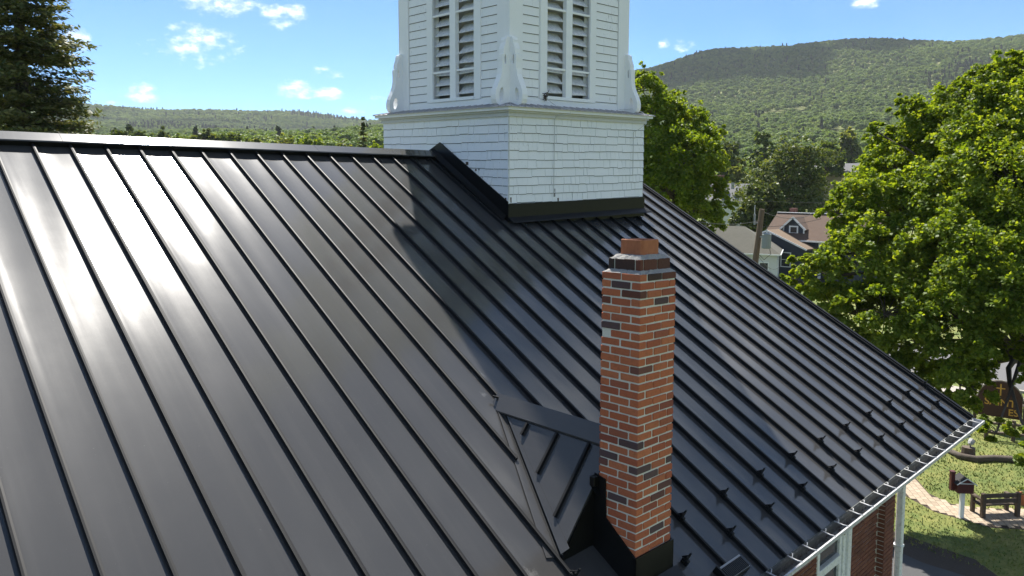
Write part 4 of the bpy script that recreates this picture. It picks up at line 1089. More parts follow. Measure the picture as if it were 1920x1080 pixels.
def conifer(name, label, base, H, R, seed, mat, whorls=34, per=9, twigs=9, crown0=.12, needle=.24, dens=1.0, group=None):
    r = np.random.default_rng(seed); t = thing(name, label, 'tree', base, None, group)
    wood = MB(); wood.tube([(0, 0, -.2), (.04, 0, H * .4), (0, .05, H * .75), (0, 0, H)], [R * .07, R * .055, R * .03, .02], 9); wood.build('trunk', M['bark'], t, True)
    br = MB(); V = []; br.tube([(0, 0, 0), (.04, 0, H * .4), (0, .05, H * .75), (0, 0, H * .98)], .03, 5)
    for k in range(whorls):
        f = k / (whorls - 1); z = H * (crown0 + (1 - crown0) * f ** .92)
        env = R * ((1 - f) ** 1.02 * 1.08 + .02) * r.uniform(.82, 1.1)
        for j in range(max(3, int(per * (1 - .45 * f)))):
            a = r.uniform(0, 2 * math.pi); L_ = env * r.uniform(.62, 1.04)
            d = np.array([math.cos(a), math.sin(a), 0]); p0 = np.array([0, 0, z + r.uniform(-.3, .3)])
            up_ = .30 * f - .12
            P = [p0 + d * L_ * s + np.array([0, 0, L_ * (up_ * s - .32 * s * s + .30 * s ** 3.2)]) for s in np.linspace(0, 1, 6)]
            br.tube(P, np.linspace(.045 * (1 - .6 * f), .008, 6), 4, False)
            nt = max(3, int(twigs * L_ / R * 1.35) + 2)
            for q in range(nt):
                s = .22 + .80 * (q + r.uniform(0, 1)) / nt; i = min(int(s * 5), 4); u = s * 5 - i
                c = P[i] * (1 - u) + P[min(i + 1, 5)] * u if s < 1 else P[5]
                rad = L_ * .15 * (1.25 - .6 * s) + .12
                n = int(26 * dens * (rad / .5 + .4))
                ax = np.array([0, 0, 1.]) + d * .25 + r.normal(0, .15, 3); ax /= np.linalg.norm(ax)
                lat = np.cross(d, [0, 0, 1.])
                g = r.normal(0, 1, (n, 3)) * rad * .52; g[:, 2] = g[:, 2] * .30 - np.abs(r.normal(0, .22, n)) * rad
                p = c + lat * r.uniform(-1, 1) * rad * .9 + g
                dd = d * .7 + lat * r.normal(0, .7, (n, 1)) + r.normal(0, .3, (n, 3)) + np.array([0, 0, -.15]); dd /= np.linalg.norm(dd, axis=1)[:, None]
                nr = ax + r.normal(0, .55, (n, 3)); sd = np.cross(dd, nr); sd /= np.linalg.norm(sd, axis=1)[:, None]
                l = needle * r.uniform(.6, 1.3, n)[:, None]; w = l * .17
                V.append(np.stack([p - dd * l * .5, p + sd * w, p + dd * l * .5, p - sd * w], 1))
    br.build('limbs', M['bark'], t, True); leaves_object('crown', V, mat, t); return t

def build_trees():
    L3 = lambda lst: [(at(x, y, d), r) for (x, y, d, r) in lst]
    foot = at(2030, 700, 33.0); foot[2] = GZ
    broadleaf('maple_tree', 'large bright green maple filling the right edge beyond the roof', foot, L3([
        (1875, 205, 34, 1.65), (1790, 255, 35, 1.91), (1850, 290, 33, 1.91), (1705, 275, 35, 1.30), (1690, 330, 34, 1.65), (1640, 390, 31.5, 1.48), (1612, 432, 30.5, 1.13), (1548, 515, 29.5, 1.05), (1560, 580, 29, 1.13), (1625, 500, 29.5, 1.65),
        (1715, 420, 31.5, 1.91), (1790, 380, 31.5, 1.91), (1900, 350, 31, 2.09), (1900, 460, 30, 2.09), (1820, 490, 29, 1.91), (1740, 540, 29.5, 1.83), (1660, 590, 28, 1.48), (1715, 640, 28.5, 1.22),
        (1800, 600, 28, 1.74), (1880, 570, 28, 1.83), (1770, 680, 27.5, 1.15), (1845, 640, 27.5, 1.0), (1925, 640, 27, 1.39), (1975, 240, 34, 2.44), (2030, 400, 33, 2.61), (2030, 560, 31, 2.26), (2060, 300, 36, 2.61),
        (1800, 722, 26.5, 0.90), (1740, 735, 27.5, 0.70), (1692, 205, 34.5, .55), (1648, 250, 34, .6), (1720, 225, 34.5, .8), (1792, 188, 34.5, .8), (1850, 152, 34.5, .9), (1908, 142, 34.5, 1.0), (1508, 492, 29.5, .6), (1505, 530, 29, .7), (1610, 590, 28.5, 1.1), (1650, 660, 28, .9), (1570, 400, 31, .7), (1690, 690, 28, .8), (1868, 812, 25, .55), (1800, 762, 26, .55), (1935, 840, 24.5, 0.60), (1770, 750, 27, 0.55), (1975, 715, 26, .8)]),
        M['leaf_maple'], 11, clumps=50, leaves=150, size=.128, trunk_r=.33, clump_r=.27)
    foot = at(1262, 480, 46); foot[2] = GZ
    broadleaf('maple_tree', 'tall yellow green tree close behind the steeple on its right', foot, L3([
        (1205, 170, 48, 1.3), (1228, 215, 48, 1.7), (1262, 205, 49, 1.2), (1235, 285, 47, 2.0), (1300, 240, 48, 1.4), (1290, 295, 46, 1.9), (1338, 258, 48, .9), (1335, 310, 47, 1.0), (1250, 360, 45.5, 2.0), (1312, 355, 46, 1.5), (1300, 405, 45, 1.5), (1340, 415, 45, .9), (1150, 260, 49, 2), (1170, 340, 48, 2.2), (1355, 385, 46, .7)]),
        M['leaf_maple'], 12, clumps=44, leaves=110, size=.175, trunk_r=.36, clump_r=.33)
    # spruce at the far left
    b = at(45, 250, 36); b[2] = GZ + .0
    conifer('spruce_tree', 'tall dark spruce at the left edge behind the ridge', b, 24.5, 5.6, 21, M['needle'], whorls=50, per=15, twigs=10, dens=1.05, needle=.25)
    b = at(681, 222, 95); b[2] = GZ
    top = b.copy(); H = at(681, 222, 95)[2] - GZ
    conifer('pine_tree', 'slender pine just left of the steeple above the ridge', b, H, 2.3, 22, M['needle'], whorls=20, per=7, twigs=5, needle=.5, dens=.5, crown0=.3)
    # round trees among the houses
    simple_tree(1490, 268, 125, 185, 'shade_tree', 'broad dark shade tree behind the navy dormer house', M['leaf_dark'], 31, .8, 16, None, 60, 26, .42)
    simple_tree(1420, 338, 104, 105, 'shade_tree', 'round grey green tree behind the white house roof', M['leaf_dark'], 32, .85, 12, None, 56, 22, .38)
    simple_tree(1604, 315, 150, 70, 'shade_tree', 'small pale green tree right of the dark shade tree', M['leaf_light'], 33, .85, 8)
    simple_tree(1380, 302, 165, 62, 'shade_tree', 'pale green tree above the brick chimneyed grey roof', M['leaf_light'], 34, .8, 8)
    simple_tree(1370, 262, 185, 78, 'shade_tree', 'dark rounded tree beside the yellow green tree, farther back', M['leaf_dark'], 35, .75, 8)
    simple_tree(1432, 240, 220, 70, 'shade_tree', 'mid green tree above the broad dark shade tree, on its left', M['leaf_mid'], 36, .75, 8)
    simple_tree(1548, 262, 210, 74, 'shade_tree', 'dark tree at the upper right of the broad shade tree', M['leaf_mid'], 37, .75, 8)
    simple_tree(1640, 262, 200, 66, 'shade_tree', 'dark green tree at the left shoulder of the large maple', M['leaf_dark'], 38, .8, 8)
    simple_tree(1690, 232, 260, 80, 'shade_tree', 'mid green tree peeping over the maple shoulder', M['leaf_mid'], 39, .75, 7)
    simple_tree(1590, 238, 300, 64, 'shade_tree', 'light green tree in the valley above the far grey roof', M['leaf_light'], 40, .75, 7)
    for k, (x, y, d, w, m) in enumerate([(226, 241, 170, 60, 'leaf_dark'), (258, 245, 190, 64, 'leaf_mid'), (306, 246, 200, 62, 'leaf_dark'), (342, 253, 180, 60, 'leaf_mid'), (384, 248, 200, 66, 'leaf_dark'), (432, 249, 190, 72, 'leaf_mid'), (478, 256, 170, 70, 'leaf_light'), (530, 260, 160, 80, 'leaf_light'), (592, 259, 150, 92, 'leaf_maple'), (645, 264, 140, 74, 'leaf_light'), (708, 262, 120, 66, 'leaf_maple')]):
        o = ('first', 'second', 'third', 'fourth', 'fifth', 'sixth', 'seventh', 'eighth', 'ninth', 'tenth', 'eleventh')[k]
        simple_tree(x, y, d, w, 'valley_tree', o + ' rounded tree along the ridge line, counted from the tall spruce', M[m], 50 + k, .5, 8, 'trees behind the ridge', 44, 14)
build_trees()

# ------------------------------------------------------------------ far forest: one mass of crowns on the hills
def build_forest():
    r = np.random.default_rng(3)
    src = bpy.data.collections.new('forest_sources')
    for k in range(7):
        rr = np.random.default_rng(70 + k); conf = k >= 5; V = []
        if conf:
            for j in range(150):
                f = rr.uniform(0, 1) ** .8; a = rr.uniform(0, 6.28); R_ = 2.6 * (1 - f) * rr.uniform(.5, 1.1)
                c = np.array([R_ * math.cos(a), R_ * math.sin(a), 1.5 + 13 * f]); ax = np.array([math.cos(a) * .4, math.sin(a) * .4, 1]); ax /= np.linalg.norm(ax)
                V.append(leaf_array(c, ax, 5, .8, .4, 1.0, rr, .4))
        else:
            lobes = auto_lobes((0, 0, 7.5), 4.4, 3.6, 11, rr)
            for (c, rad) in lobes:
                for j in range(26):
                    n = rr.normal(0, 1, 3); n /= np.linalg.norm(n); n[2] = abs(n[2]) if rr.uniform() < .8 else n[2]
                    ax = n * .7 + np.array([0, 0, .7]); ax /= np.linalg.norm(ax)
                    V.append(leaf_array(c + n * rad * np.array([1, 1, .8]), ax, 6, .75, .5, .85, rr, .2, .55))
        V = np.concatenate(V).reshape(-1, 3); n = len(V) // 4; b = np.arange(n)[:, None] * 4
        F = np.concatenate([b + [[0, 1, 2]], b + [[0, 2, 3]]], 1).reshape(-1, 3)
        me = array_mesh('forest_crown', V, F)
        # opaque heart so that the mass does not look hollow
        me.materials.append(M['forest_conifer' if conf else 'forest'])
        o = bpy.data.objects.new('a%d_forest_crown' % k, me); src.objects.link(o)
    # tree positions: jittered grid thinned with distance, in the valley and on the hills ahead
    pts = []
    for (r0, r1, st) in ((205, 420, 8.0), (420, 900, 8.5), (900, 2150, 9.0), (2150, 2750, 13.)):
        n = int(r1 * 2 / st); gx = (np.arange(n) - n / 2) * st; X, Y = np.meshgrid(gx, gx); X = X.ravel() + r.uniform(-.45, .45, X.size) * st; Y = Y.ravel() + r.uniform(-.45, .45, Y.size) * st
        R_ = np.hypot(X, Y); A = np.degrees(np.arctan2(Y, X)); k = (R_ >= r0) & (R_ < r1) & (A > -2) & (A < 88)
        pts.append(np.stack([X[k] + TC[0], Y[k] + TC[1]], 1))
    P = np.concatenate(pts)
    ang = np.degrees(np.arctan2(P[:, 1] - CAM[1], P[:, 0] - CAM[0])); dist = np.hypot(P[:, 0] - CAM[0], P[:, 1] - CAM[1])
    # open meadow strips in the valley
    mead = (np.sin(P[:, 0] / 61. + 2 * np.sin(P[:, 1] / 83.)) * np.sin(P[:, 1] / 57.) > .80) & (dist < 1400)
    P = P[~mead]; n = len(P); dist = dist[~mead]
    Z = terrain_z(P[:, 0], P[:, 1])
    V = np.stack([P[:, 0], P[:, 1], Z - .5], 1)
    me = bpy.data.meshes.new('forest'); me.vertices.add(n); me.vertices.foreach_set('co', V.astype(np.float32).ravel()); me.update()
    sc = r.uniform(.75, 1.25, n) * np.where(dist > 2100, 1.5, 1.05); stand = np.sin(P[:, 0] / 190. + 1) * np.sin(P[:, 1] / 150.)
    idx = np.where(r.uniform(0, 1, n) < np.where((stand > .55) & (dist > 500), .5, .02), r.integers(5, 7, n), r.integers(0, 5, n))
    for nm, ty, d in (('scl', 'FLOAT', sc.astype(np.float32)), ('idx', 'INT', idx.astype(np.int32)), ('rot', 'FLOAT', r.uniform(0, 6.28, n).astype(np.float32))):
        a = me.attributes.new(nm, ty, 'POINT'); a.data.foreach_set('value', d)
    o = link('forest', me, M['forest'])
    tag(o, 'hazy green forest covering the hills and valley', 'forest', kind='stuff')
    ng = bpy.data.node_groups.new('forest_scatter', 'GeometryNodeTree')
    ng.interface.new_socket('Geometry', in_out='INPUT', socket_type='NodeSocketGeometry'); ng.interface.new_socket('Geometry', in_out='OUTPUT', socket_type='NodeSocketGeometry')
    N, L = ng.nodes, ng.links
    gi, go = N.new('NodeGroupInput'), N.new('NodeGroupOutput'); mp = N.new('GeometryNodeMeshToPoints'); ip = N.new('GeometryNodeInstanceOnPoints'); ci = N.new('GeometryNodeCollectionInfo')
    ci.inputs['Collection'].default_value = src; ci.inputs['Separate Children'].default_value = True; ci.inputs['Reset Children'].default_value = True
    def attr(nm, ty):
        a = N.new('GeometryNodeInputNamedAttribute'); a.data_type = ty; a.inputs['Name'].default_value = nm; return a.outputs['Attribute']
    cx = N.new('ShaderNodeCombineXYZ'); L.new(attr('rot', 'FLOAT'), cx.inputs[2])
    L.new(gi.outputs[0], mp.inputs['Mesh']); L.new(mp.outputs[0], ip.inputs['Points']); L.new(ci.outputs[0], ip.inputs['Instance'])
    ip.inputs['Pick Instance'].default_value = True; L.new(attr('idx', 'INT'), ip.inputs['Instance Index'])
    L.new(cx.outputs[0], ip.inputs['Rotation']); L.new(attr('scl', 'FLOAT'), ip.inputs['Scale']); L.new(ip.outputs[0], go.inputs[0])
    md = o.modifiers.new('scatter', 'NODES'); md.node_group = ng
    print('forest trees', n)
build_forest()

# a fair-weather cloud high over the mountain: its shadow lies on the slope
def build_cloud():
    import bmesh
    P = at(1440, 120, 1700); c = Vector(P) + sun_dir * (1150 / sun_dir.z)
    bm = bmesh.new(); rr = random.Random(4)
    side = Vector((rt[0], rt[1], 0)).normalized(); dep = Vector((-side.y, side.x, 0))
    for k in range(34):
        u, w = rr.uniform(-1, 1), rr.uniform(-1, 1)
        if u * u + w * w > 1: continue
        s = rr.uniform(55, 105) * (1.15 - .5 * (u * u + w * w))
        p = c + side * (u * 330) + dep * (w * 150) + Vector((0, 0, s * .35))
        bmesh.ops.create_icosphere(bm, subdivisions=3, radius=1, matrix=Matrix.Translation(p) @ Matrix.Diagonal((s, s, s * .6, 1)))
    for v in bm.verts:
        q = v.co * .02; v.co += Vector((math.sin(q.y * 3.1 + q.z), math.sin(q.z * 2.7 + q.x * 2), math.sin(q.x * 2.3 + q.y))) * 9
    me = bpy.data.meshes.new('cloud'); bm.to_mesh(me); bm.free(); me.shade_smooth()
    t = MT('cloud_white'); t.set(Base_Color=(.9, .9, .9, 1), Roughness=1)
    tag(link('cloud', me, t.m), 'white cumulus cloud high above the mountain', 'cloud')
build_cloud()
# ------------------------------------------------------------------ houses, pole and wires
def house_parts(t, org):
    def part(mb, name, mat, parent=None):
        mb.v = [(x - org[0], y - org[1], z - org[2]) for x, y, z in mb.v]; return mb.build(name, mat, parent or t)
    return part
def window(part, t, x, y, z, w, h, face=(-1, 0), tr=.10):
    """sash window on a wall facing -x (face) or -y: frame, two panes, sill"""
    fx = face[0] != 0
    def B(u0, u1, z0, z1, d0, d1):
        return (x - d1, x - d0, y + u0, y + u1, z0, z1) if fx else (x + u0, x + u1, y - d1, y - d0, z0, z1)
    b = MB()
    b.box(*B(-w / 2 - tr, -w / 2, z - tr, z + h + tr, -.02, .06)); b.box(*B(w / 2, w / 2 + tr, z - tr, z + h + tr, -.02, .06)); b.box(*B(-w / 2, w / 2, z + h, z + h + tr, -.02, .06)); b.box(*B(-w / 2, w / 2, z - tr, z, -.02, .08))
    o = part(b, 'window', M['white_trim'])
    b = MB(); b.box(*B(-w / 2, w / 2, z + h / 2 - .03, z + h / 2 + .03, -.02, .04)); part(b, 'sash_bar', M['white_trim'], o)
    for a, c in ((z, z + h / 2 - .03), (z + h / 2 + .03, z + h)):
        b = MB(); b.box(*B(-w / 2, w / 2, a, c, -.03, .01)); part(b, 'pane', M['pane'], o)
def build_houses():
    # white house with a grey hip roof
    P = at(1463, 477, 82); ex, ey, ez = P[0], P[1], P[2]; rz_ = at(1405, 423, 88)[2]
    t = thing('white_house', 'white house with grey hip roof left of the utility pole', 'house', (ex, ey, GZ), Matrix.Rotation(math.radians(24), 4, 'Z')); part = house_parts(t, (ex, ey, GZ))
    D, W = 8.6, 11.0
    b = MB(); b.box(ex + .35, ex + D - .35, ey + .35, ey + W, GZ, ez + .1); part(b, 'wall', M['siding_white'])
    b = MB(); r0 = 4.0
    pts = [(ex, ey, ez), (ex, ey + W + .3, ez), (ex + D, ey + W + .3, ez), (ex + D, ey, ez), (ex + D / 2, ey + r0, rz_), (ex + D / 2, ey + W - r0 * .4, rz_)]
    b.add(pts + [(x, y, z - .12) for x, y, z in pts[:4]], [(0, 4, 5, 1), (1, 5, 2), (2, 5, 4, 3), (3, 4, 0), (6, 0, 1, 7), (7, 1, 2, 8), (8, 2, 3, 9), (9, 3, 0, 6), (9, 6, 7, 8)]); part(b, 'roof', M['shingle_grey'])
    b = MB(); b.box(ex - .08, ex - .01, ey - .05, ey + W, ez - .16, ez - .02); b.box(ex - .08, ex + D, ey - .10, ey - .02, ez - .16, ez - .02); part(b, 'fascia', M['white_trim'])
    for (yy, w) in ((ey + 1.6, .8), (ey + 4.2, .8), (ey + 7, .8)): window(part, t, ex + .35, yy, ez - 2.5, w, 1.5)
    for xx in (ex + 1.6, ex + 4.5): window(part, t, xx, ey + .35, ez - 2.4, .8, 1.5, (0, -1))
    # navy house with brown roof and gabled dormer
    D0 = at(1484, 449, 92); dx, dy, dz_ = D0
    rz = at(1480, 399, 96)[2]; eo = at(1500, 450, 91)
    x0 = eo[0]; ez = eo[2]; yl = at(1455, 430, 95)[1] + .6; yr = yl - 12.5; depth = 8.0
    t = thing('dormer_house', 'dark blue house with brown roof and white trimmed dormer', 'house', (x0 + 4, (yl + yr) / 2, GZ)); org = (x0 + 4, (yl + yr) / 2, GZ); part = house_parts(t, org)
    b = MB(); b.box(x0 + .4, x0 + depth - .4, yr + .3, yl - .3, GZ, ez + .05)
    b.prism([(x0 + .4, yl - .3, ez), (x0 + depth - .4, yl - .3, ez), (x0 + depth / 2, yl - .3, rz - .25)], (0, -.2, 0)); b.prism([(x0 + .4, yr + .3, ez), (x0 + depth - .4, yr + .3, ez), (x0 + depth / 2, yr + .3, rz - .25)], (0, .2, 0)); part(b, 'wall', M['navy'])
    b = MB(); b.prism([(x0, yl, ez), (x0 + depth / 2, yl, rz), (x0 + depth, yl, ez), (x0 + depth, yl, ez - .15), (x0 + depth / 2, yl, rz - .17), (x0, yl, ez - .15)], (0, yr - yl, 0)); rf = part(b, 'roof', M['shingle_brown'])
    b = MB(); b.bar((x0 + depth / 2, yl + .02, rz + .03), (x0 + depth / 2, yr, rz + .03), .35, .07); part(b, 'ridge_cap', M['white_trim'], rf)
    b = MB(); b.box(x0 + depth / 2 + .6, x0 + depth / 2 + 1.3, yl - 1.9, yl - 1.2, rz - .6, rz + .55); part(b, 'chimney', M['red_brick_far'], rf)
    b = MB(); b.box(x0 - .14, x0 - .02, yr, yl - 1.6, ez - .18, ez - .02); part(b, 'gutter', M['white_trim'])
    # dormer
    cy = dy; hw = 1.22; zb = dz_ - .05; ze = at(1484, 426, 92)[2]; zp = at(1484, 407, 92)[2] ; xf = x0 + 1.0
    b = MB(); b.prism([(xf, cy - hw, zb), (xf, cy + hw, zb), (xf, cy + hw, ze), (xf, cy, zp - .12), (xf, cy - hw, ze)], (3.2, 0, 0)); dm = part(b, 'dormer', M['navy'])
    for s in (-1, 1):
        b = MB(); b.prism([(xf - .28, cy, zp), (xf - .28, cy + s * (hw + .3), ze - .22), (xf - .28, cy + s * (hw + .3), ze - .36), (xf - .28, cy, zp - .14)], (3.6, 0, 0)); part(b, 'dormer_roof', M['shingle_brown'], dm)
        b = MB(); b.bar((xf - .31, cy, zp - .05), (xf - .31, cy + s * (hw + .3), ze - .28), .06, .20, (0, s * .3, 1)); part(b, 'barge_board', M['white_trim'], dm)
        b = MB(); b.box(xf - .05, xf - .005, cy + s * hw - .08, cy + s * hw + .08, zb + .2, ze); part(b, 'corner_board', M['white_trim'], dm)
    window(part, t, xf, cy, zb + .12, .78, 1.35, tr=.15)
    b = MB(); b.tube([(x0 - .05, cy - .8, ez - .1), (x0 + .2, cy - .75, ez - .5), (x0 + .32, cy - .3, ez - .9), (x0 + .34, cy - .3, ez - 3)], .05, 6); part(b, 'downspout', M['white_trim'])
    b = MB(); b.box(x0 + .25, x0 + .40, cy - 3.6, cy - 3.3, GZ, ez - .1); part(b, 'porch_post', M['white_trim'])
    for yy in (cy - 2.4, cy - 5.2): window(part, t, x0 + .4, yy, ez - 2.6, .9, 1.5)
    # tan roofed wing in front of it
    A = at(1436, 431, 90); E = at(1494, 470, 86)
    t2 = thing('wing_house', 'low house with tan shingled roof between white house and dormer house', 'house', (A[0], A[1] - 2, GZ)); part = house_parts(t2, (A[0], A[1] - 2, GZ))
    hw = A[1] - E[1]; xa, xb = x0 - 2.2, x0 + 1.5; ez2 = E[2]; rz2 = A[2]
    b = MB(); b.prism([(xa, A[1] - hw, ez2), (xa, A[1], rz2), (xa, A[1] + hw, ez2), (xa, A[1] + hw, ez2 - .15), (xa, A[1], rz2 - .16), (xa, A[1] - hw, ez2 - .15)], (xb - xa, 0, 0)); part(b, 'roof', M['shingle_tan'])
    b = MB(); b.box(xa + .3, xb, A[1] - hw + .3, A[1] + hw - .3, GZ, ez2); b.prism([(xa + .3, A[1] - hw + .3, ez2), (xa + .3, A[1] + hw - .3, ez2), (xa + .3, A[1], rz2 - .2)], (.2, 0, 0)); part(b, 'wall', M['navy'])
    b = MB(); b.bar((xa - .03, A[1], rz2 - .1), (xa - .03, A[1] - hw, ez2 - .1), .05, .18, (0, .5, 1)); b.bar((xa - .03, A[1], rz2 - .1), (xa - .03, A[1] + hw, ez2 - .1), .05, .18, (0, -.5, 1)); part(b, 'barge_board', M['white_trim'])
    window(part, t2, xa + .3, A[1] - 2.2, ez2 - 2.1, 1.0, 1.5)
    # grey roof with a brick chimney, half hidden in the trees
    Rg = at(1372, 344, 140); t3 = thing('chimney_house', 'grey roofed house with dark brick chimney half hidden among trees', 'house', (Rg[0] + 3, Rg[1], GZ)); part = house_parts(t3, (Rg[0] + 3, Rg[1], GZ))
    zr = Rg[2]; x1 = Rg[0]
    b = MB(); b.prism([(x1 - 4, Rg[1] + 4, zr - 3.0), (x1, Rg[1] + 4, zr), (x1 + 4, Rg[1] + 4, zr - 3.0), (x1, Rg[1] + 4, zr - .2)], (0, -9, 0)); part(b, 'roof', M['shingle_slate'])
    b = MB(); b.box(x1 - 3.6, x1 + 3.6, Rg[1] - 4.7, Rg[1] + 3.7, GZ, zr - 2.9); part(b, 'wall', M['siding_white'])
    Cc = at(1349, 345, 139); b = MB(); b.bbox(Cc[0] - .6, Cc[0] + .6, Cc[1] - .55, Cc[1] + .55, zr - 2.5, zr + 1.2, .03); b.bbox(Cc[0] - .7, Cc[0] + .7, Cc[1] - .65, Cc[1] + .65, zr + 1.2, zr + 1.45, .03); part(b, 'chimney', M['red_brick_far'])
    b = MB(); pv = at(1374, 346, 137); b.tube([(pv[0], pv[1], pv[2] - .8), (pv[0], pv[1], pv[2] + .35)], .28, 8); part(b, 'vent_pipe', M['metal_grey'])
    # long grey roof far behind
    Rg = at(1590, 312, 215); t4 = thing('far_house', 'long low grey roof in the distance left of the maple', 'house', (Rg[0], Rg[1], float(terrain_z(Rg[0], Rg[1])))); part = house_parts(t4, (Rg[0], Rg[1], float(terrain_z(Rg[0], Rg[1]))))
    b = MB(); b.prism([(Rg[0] - 4, Rg[1] + 9, Rg[2] - 1.6), (Rg[0], Rg[1] + 9, Rg[2] + .8), (Rg[0] + 4, Rg[1] + 9, Rg[2] - 1.6)], (0, -18, 0)); part(b, 'roof', M['shingle_slate'])
    b = MB(); b.box(Rg[0] - 3.7, Rg[0] + 3.7, Rg[1] - 8.7, Rg[1] + 8.7, float(terrain_z(Rg[0], Rg[1])) - 1, Rg[2] - 1.61); part(b, 'wall', M['tan_wall'])
build_houses()
def build_pole():
    top = at(1429, 392, 42.0); foot = at(1418, 600, 42.0); foot = np.array([foot[0], foot[1], GZ]); low = at(1416, 492, 42.0)
    d = (top - low) / (top[2] - low[2]); foot = top - d * (top[2] - GZ)
    t = thing('utility_pole', 'leaning wooden utility pole carrying a grey transformer', 'utility pole', foot)
    def part(mb, name, mat):
        mb.v = [tuple(np.array(p) - foot) for p in mb.v]; return mb.build(name, mat, t, False)
    b = MB(); b.tube([foot - d * .2, foot + d * 5, top], [.20, .175, .14], 12); part(b, 'post', M['pole'])
    c = at(1437, 452, 41.6)
    b = MB(); n = 14
    b.tube([c - (0, 0, .40), c - (0, 0, .38), c + (0, 0, .33), c + (0, 0, .36)], [.20, .235, .235, .25], n); b.tube([c + (0, 0, .36), c + (0, 0, .42)], [.25, .14], n); part(b, 'transformer', M['grey_can'])
    b = MB(); b.tube([c + (0, 0, .40), c + (0, 0, .52), c + (0, 0, .56), c + (0, 0, .62)], [.05, .055, .03, .035], 8); part(b, 'bushing', M['white_trim'])
    b = MB(); b.bar(c + np.array([-.1, .18, .2]), c + np.array([.2, .5, .2]), .06, .08); part(b, 'bracket', M['metal_grey'])
    e = at(1415, 411, 41.8)
    b = MB(); b.tube([e - (0, 0, .30), e + (0, 0, .28)], [.05, .06], 8); b.bar(e - (0, 0, .2), at(1424, 418, 42), .05, .06); part(b, 'fuse_cutout', M['metal_grey'])
    b = MB(); b.tube([e + (0, 0, .28), e + (-.03, 0, .55), e + (.0, 0, .75)], .02, 6); part(b, 'arrester', M['white_trim'])
    b = MB(); b.tube([c + np.array([.12, -.12, -.3]), c + np.array([.2, -.16, -.7]), c + np.array([0, .1, -1.0]), at(1424, 478, 41.9)], .016, 5); part(b, 'drop_lead', M['wire'])
    def wire(label, pts, r=.014):
        o = MB(); P = []
        for (a, b_) in zip(pts[:-1], pts[1:]):
            a, b_ = np.array(a), np.array(b_); L_ = np.linalg.norm(b_ - a)
            P += [a + (b_ - a) * s - np.array([0, 0, .05 * L_ * .35 * 4 * s * (1 - s)]) for s in np.linspace(0, 1, 9)][:-1]
        P.append(np.array(pts[-1])); o.tube(P, r, 5); tag(o.build('overhead_wire', M['wire']), label, 'wire', 'overhead wires')
    tp = at(1427, 396, 42); md = at(1424, 424, 42); lw = at(1419, 476, 42)
    wire('pale service wire running from the pole down left over the roof edge', [tp + (0, 0, -.5), at(1310, 416, 34)], .013)
    wire('upper wire running level left and right above the pole', [at(1240, 384, 70), at(1440, 377, 70), at(1640, 377, 70)], .018)
    wire('wire leaving the pole top towards the navy house', [tp, at(1535, 392, 78)], .016)
    wire('lower wire passing behind the pole at transformer height', [at(1370, 422, 80), at(1460, 424, 84), at(1540, 410, 88)], .022)
    wire('drooping service wire below the transformer', [lw, at(1462, 500, 70)], .012)
    # street wires seen under the maple
    wire('wire stretched over the road under the maple, upper one', [at(1765, 690, 44), at(1990, 770, 40)], .012)
    wire('wire stretched over the road under the maple, lower one', [at(1760, 698, 44), at(1990, 784, 40)], .012)
build_pole()

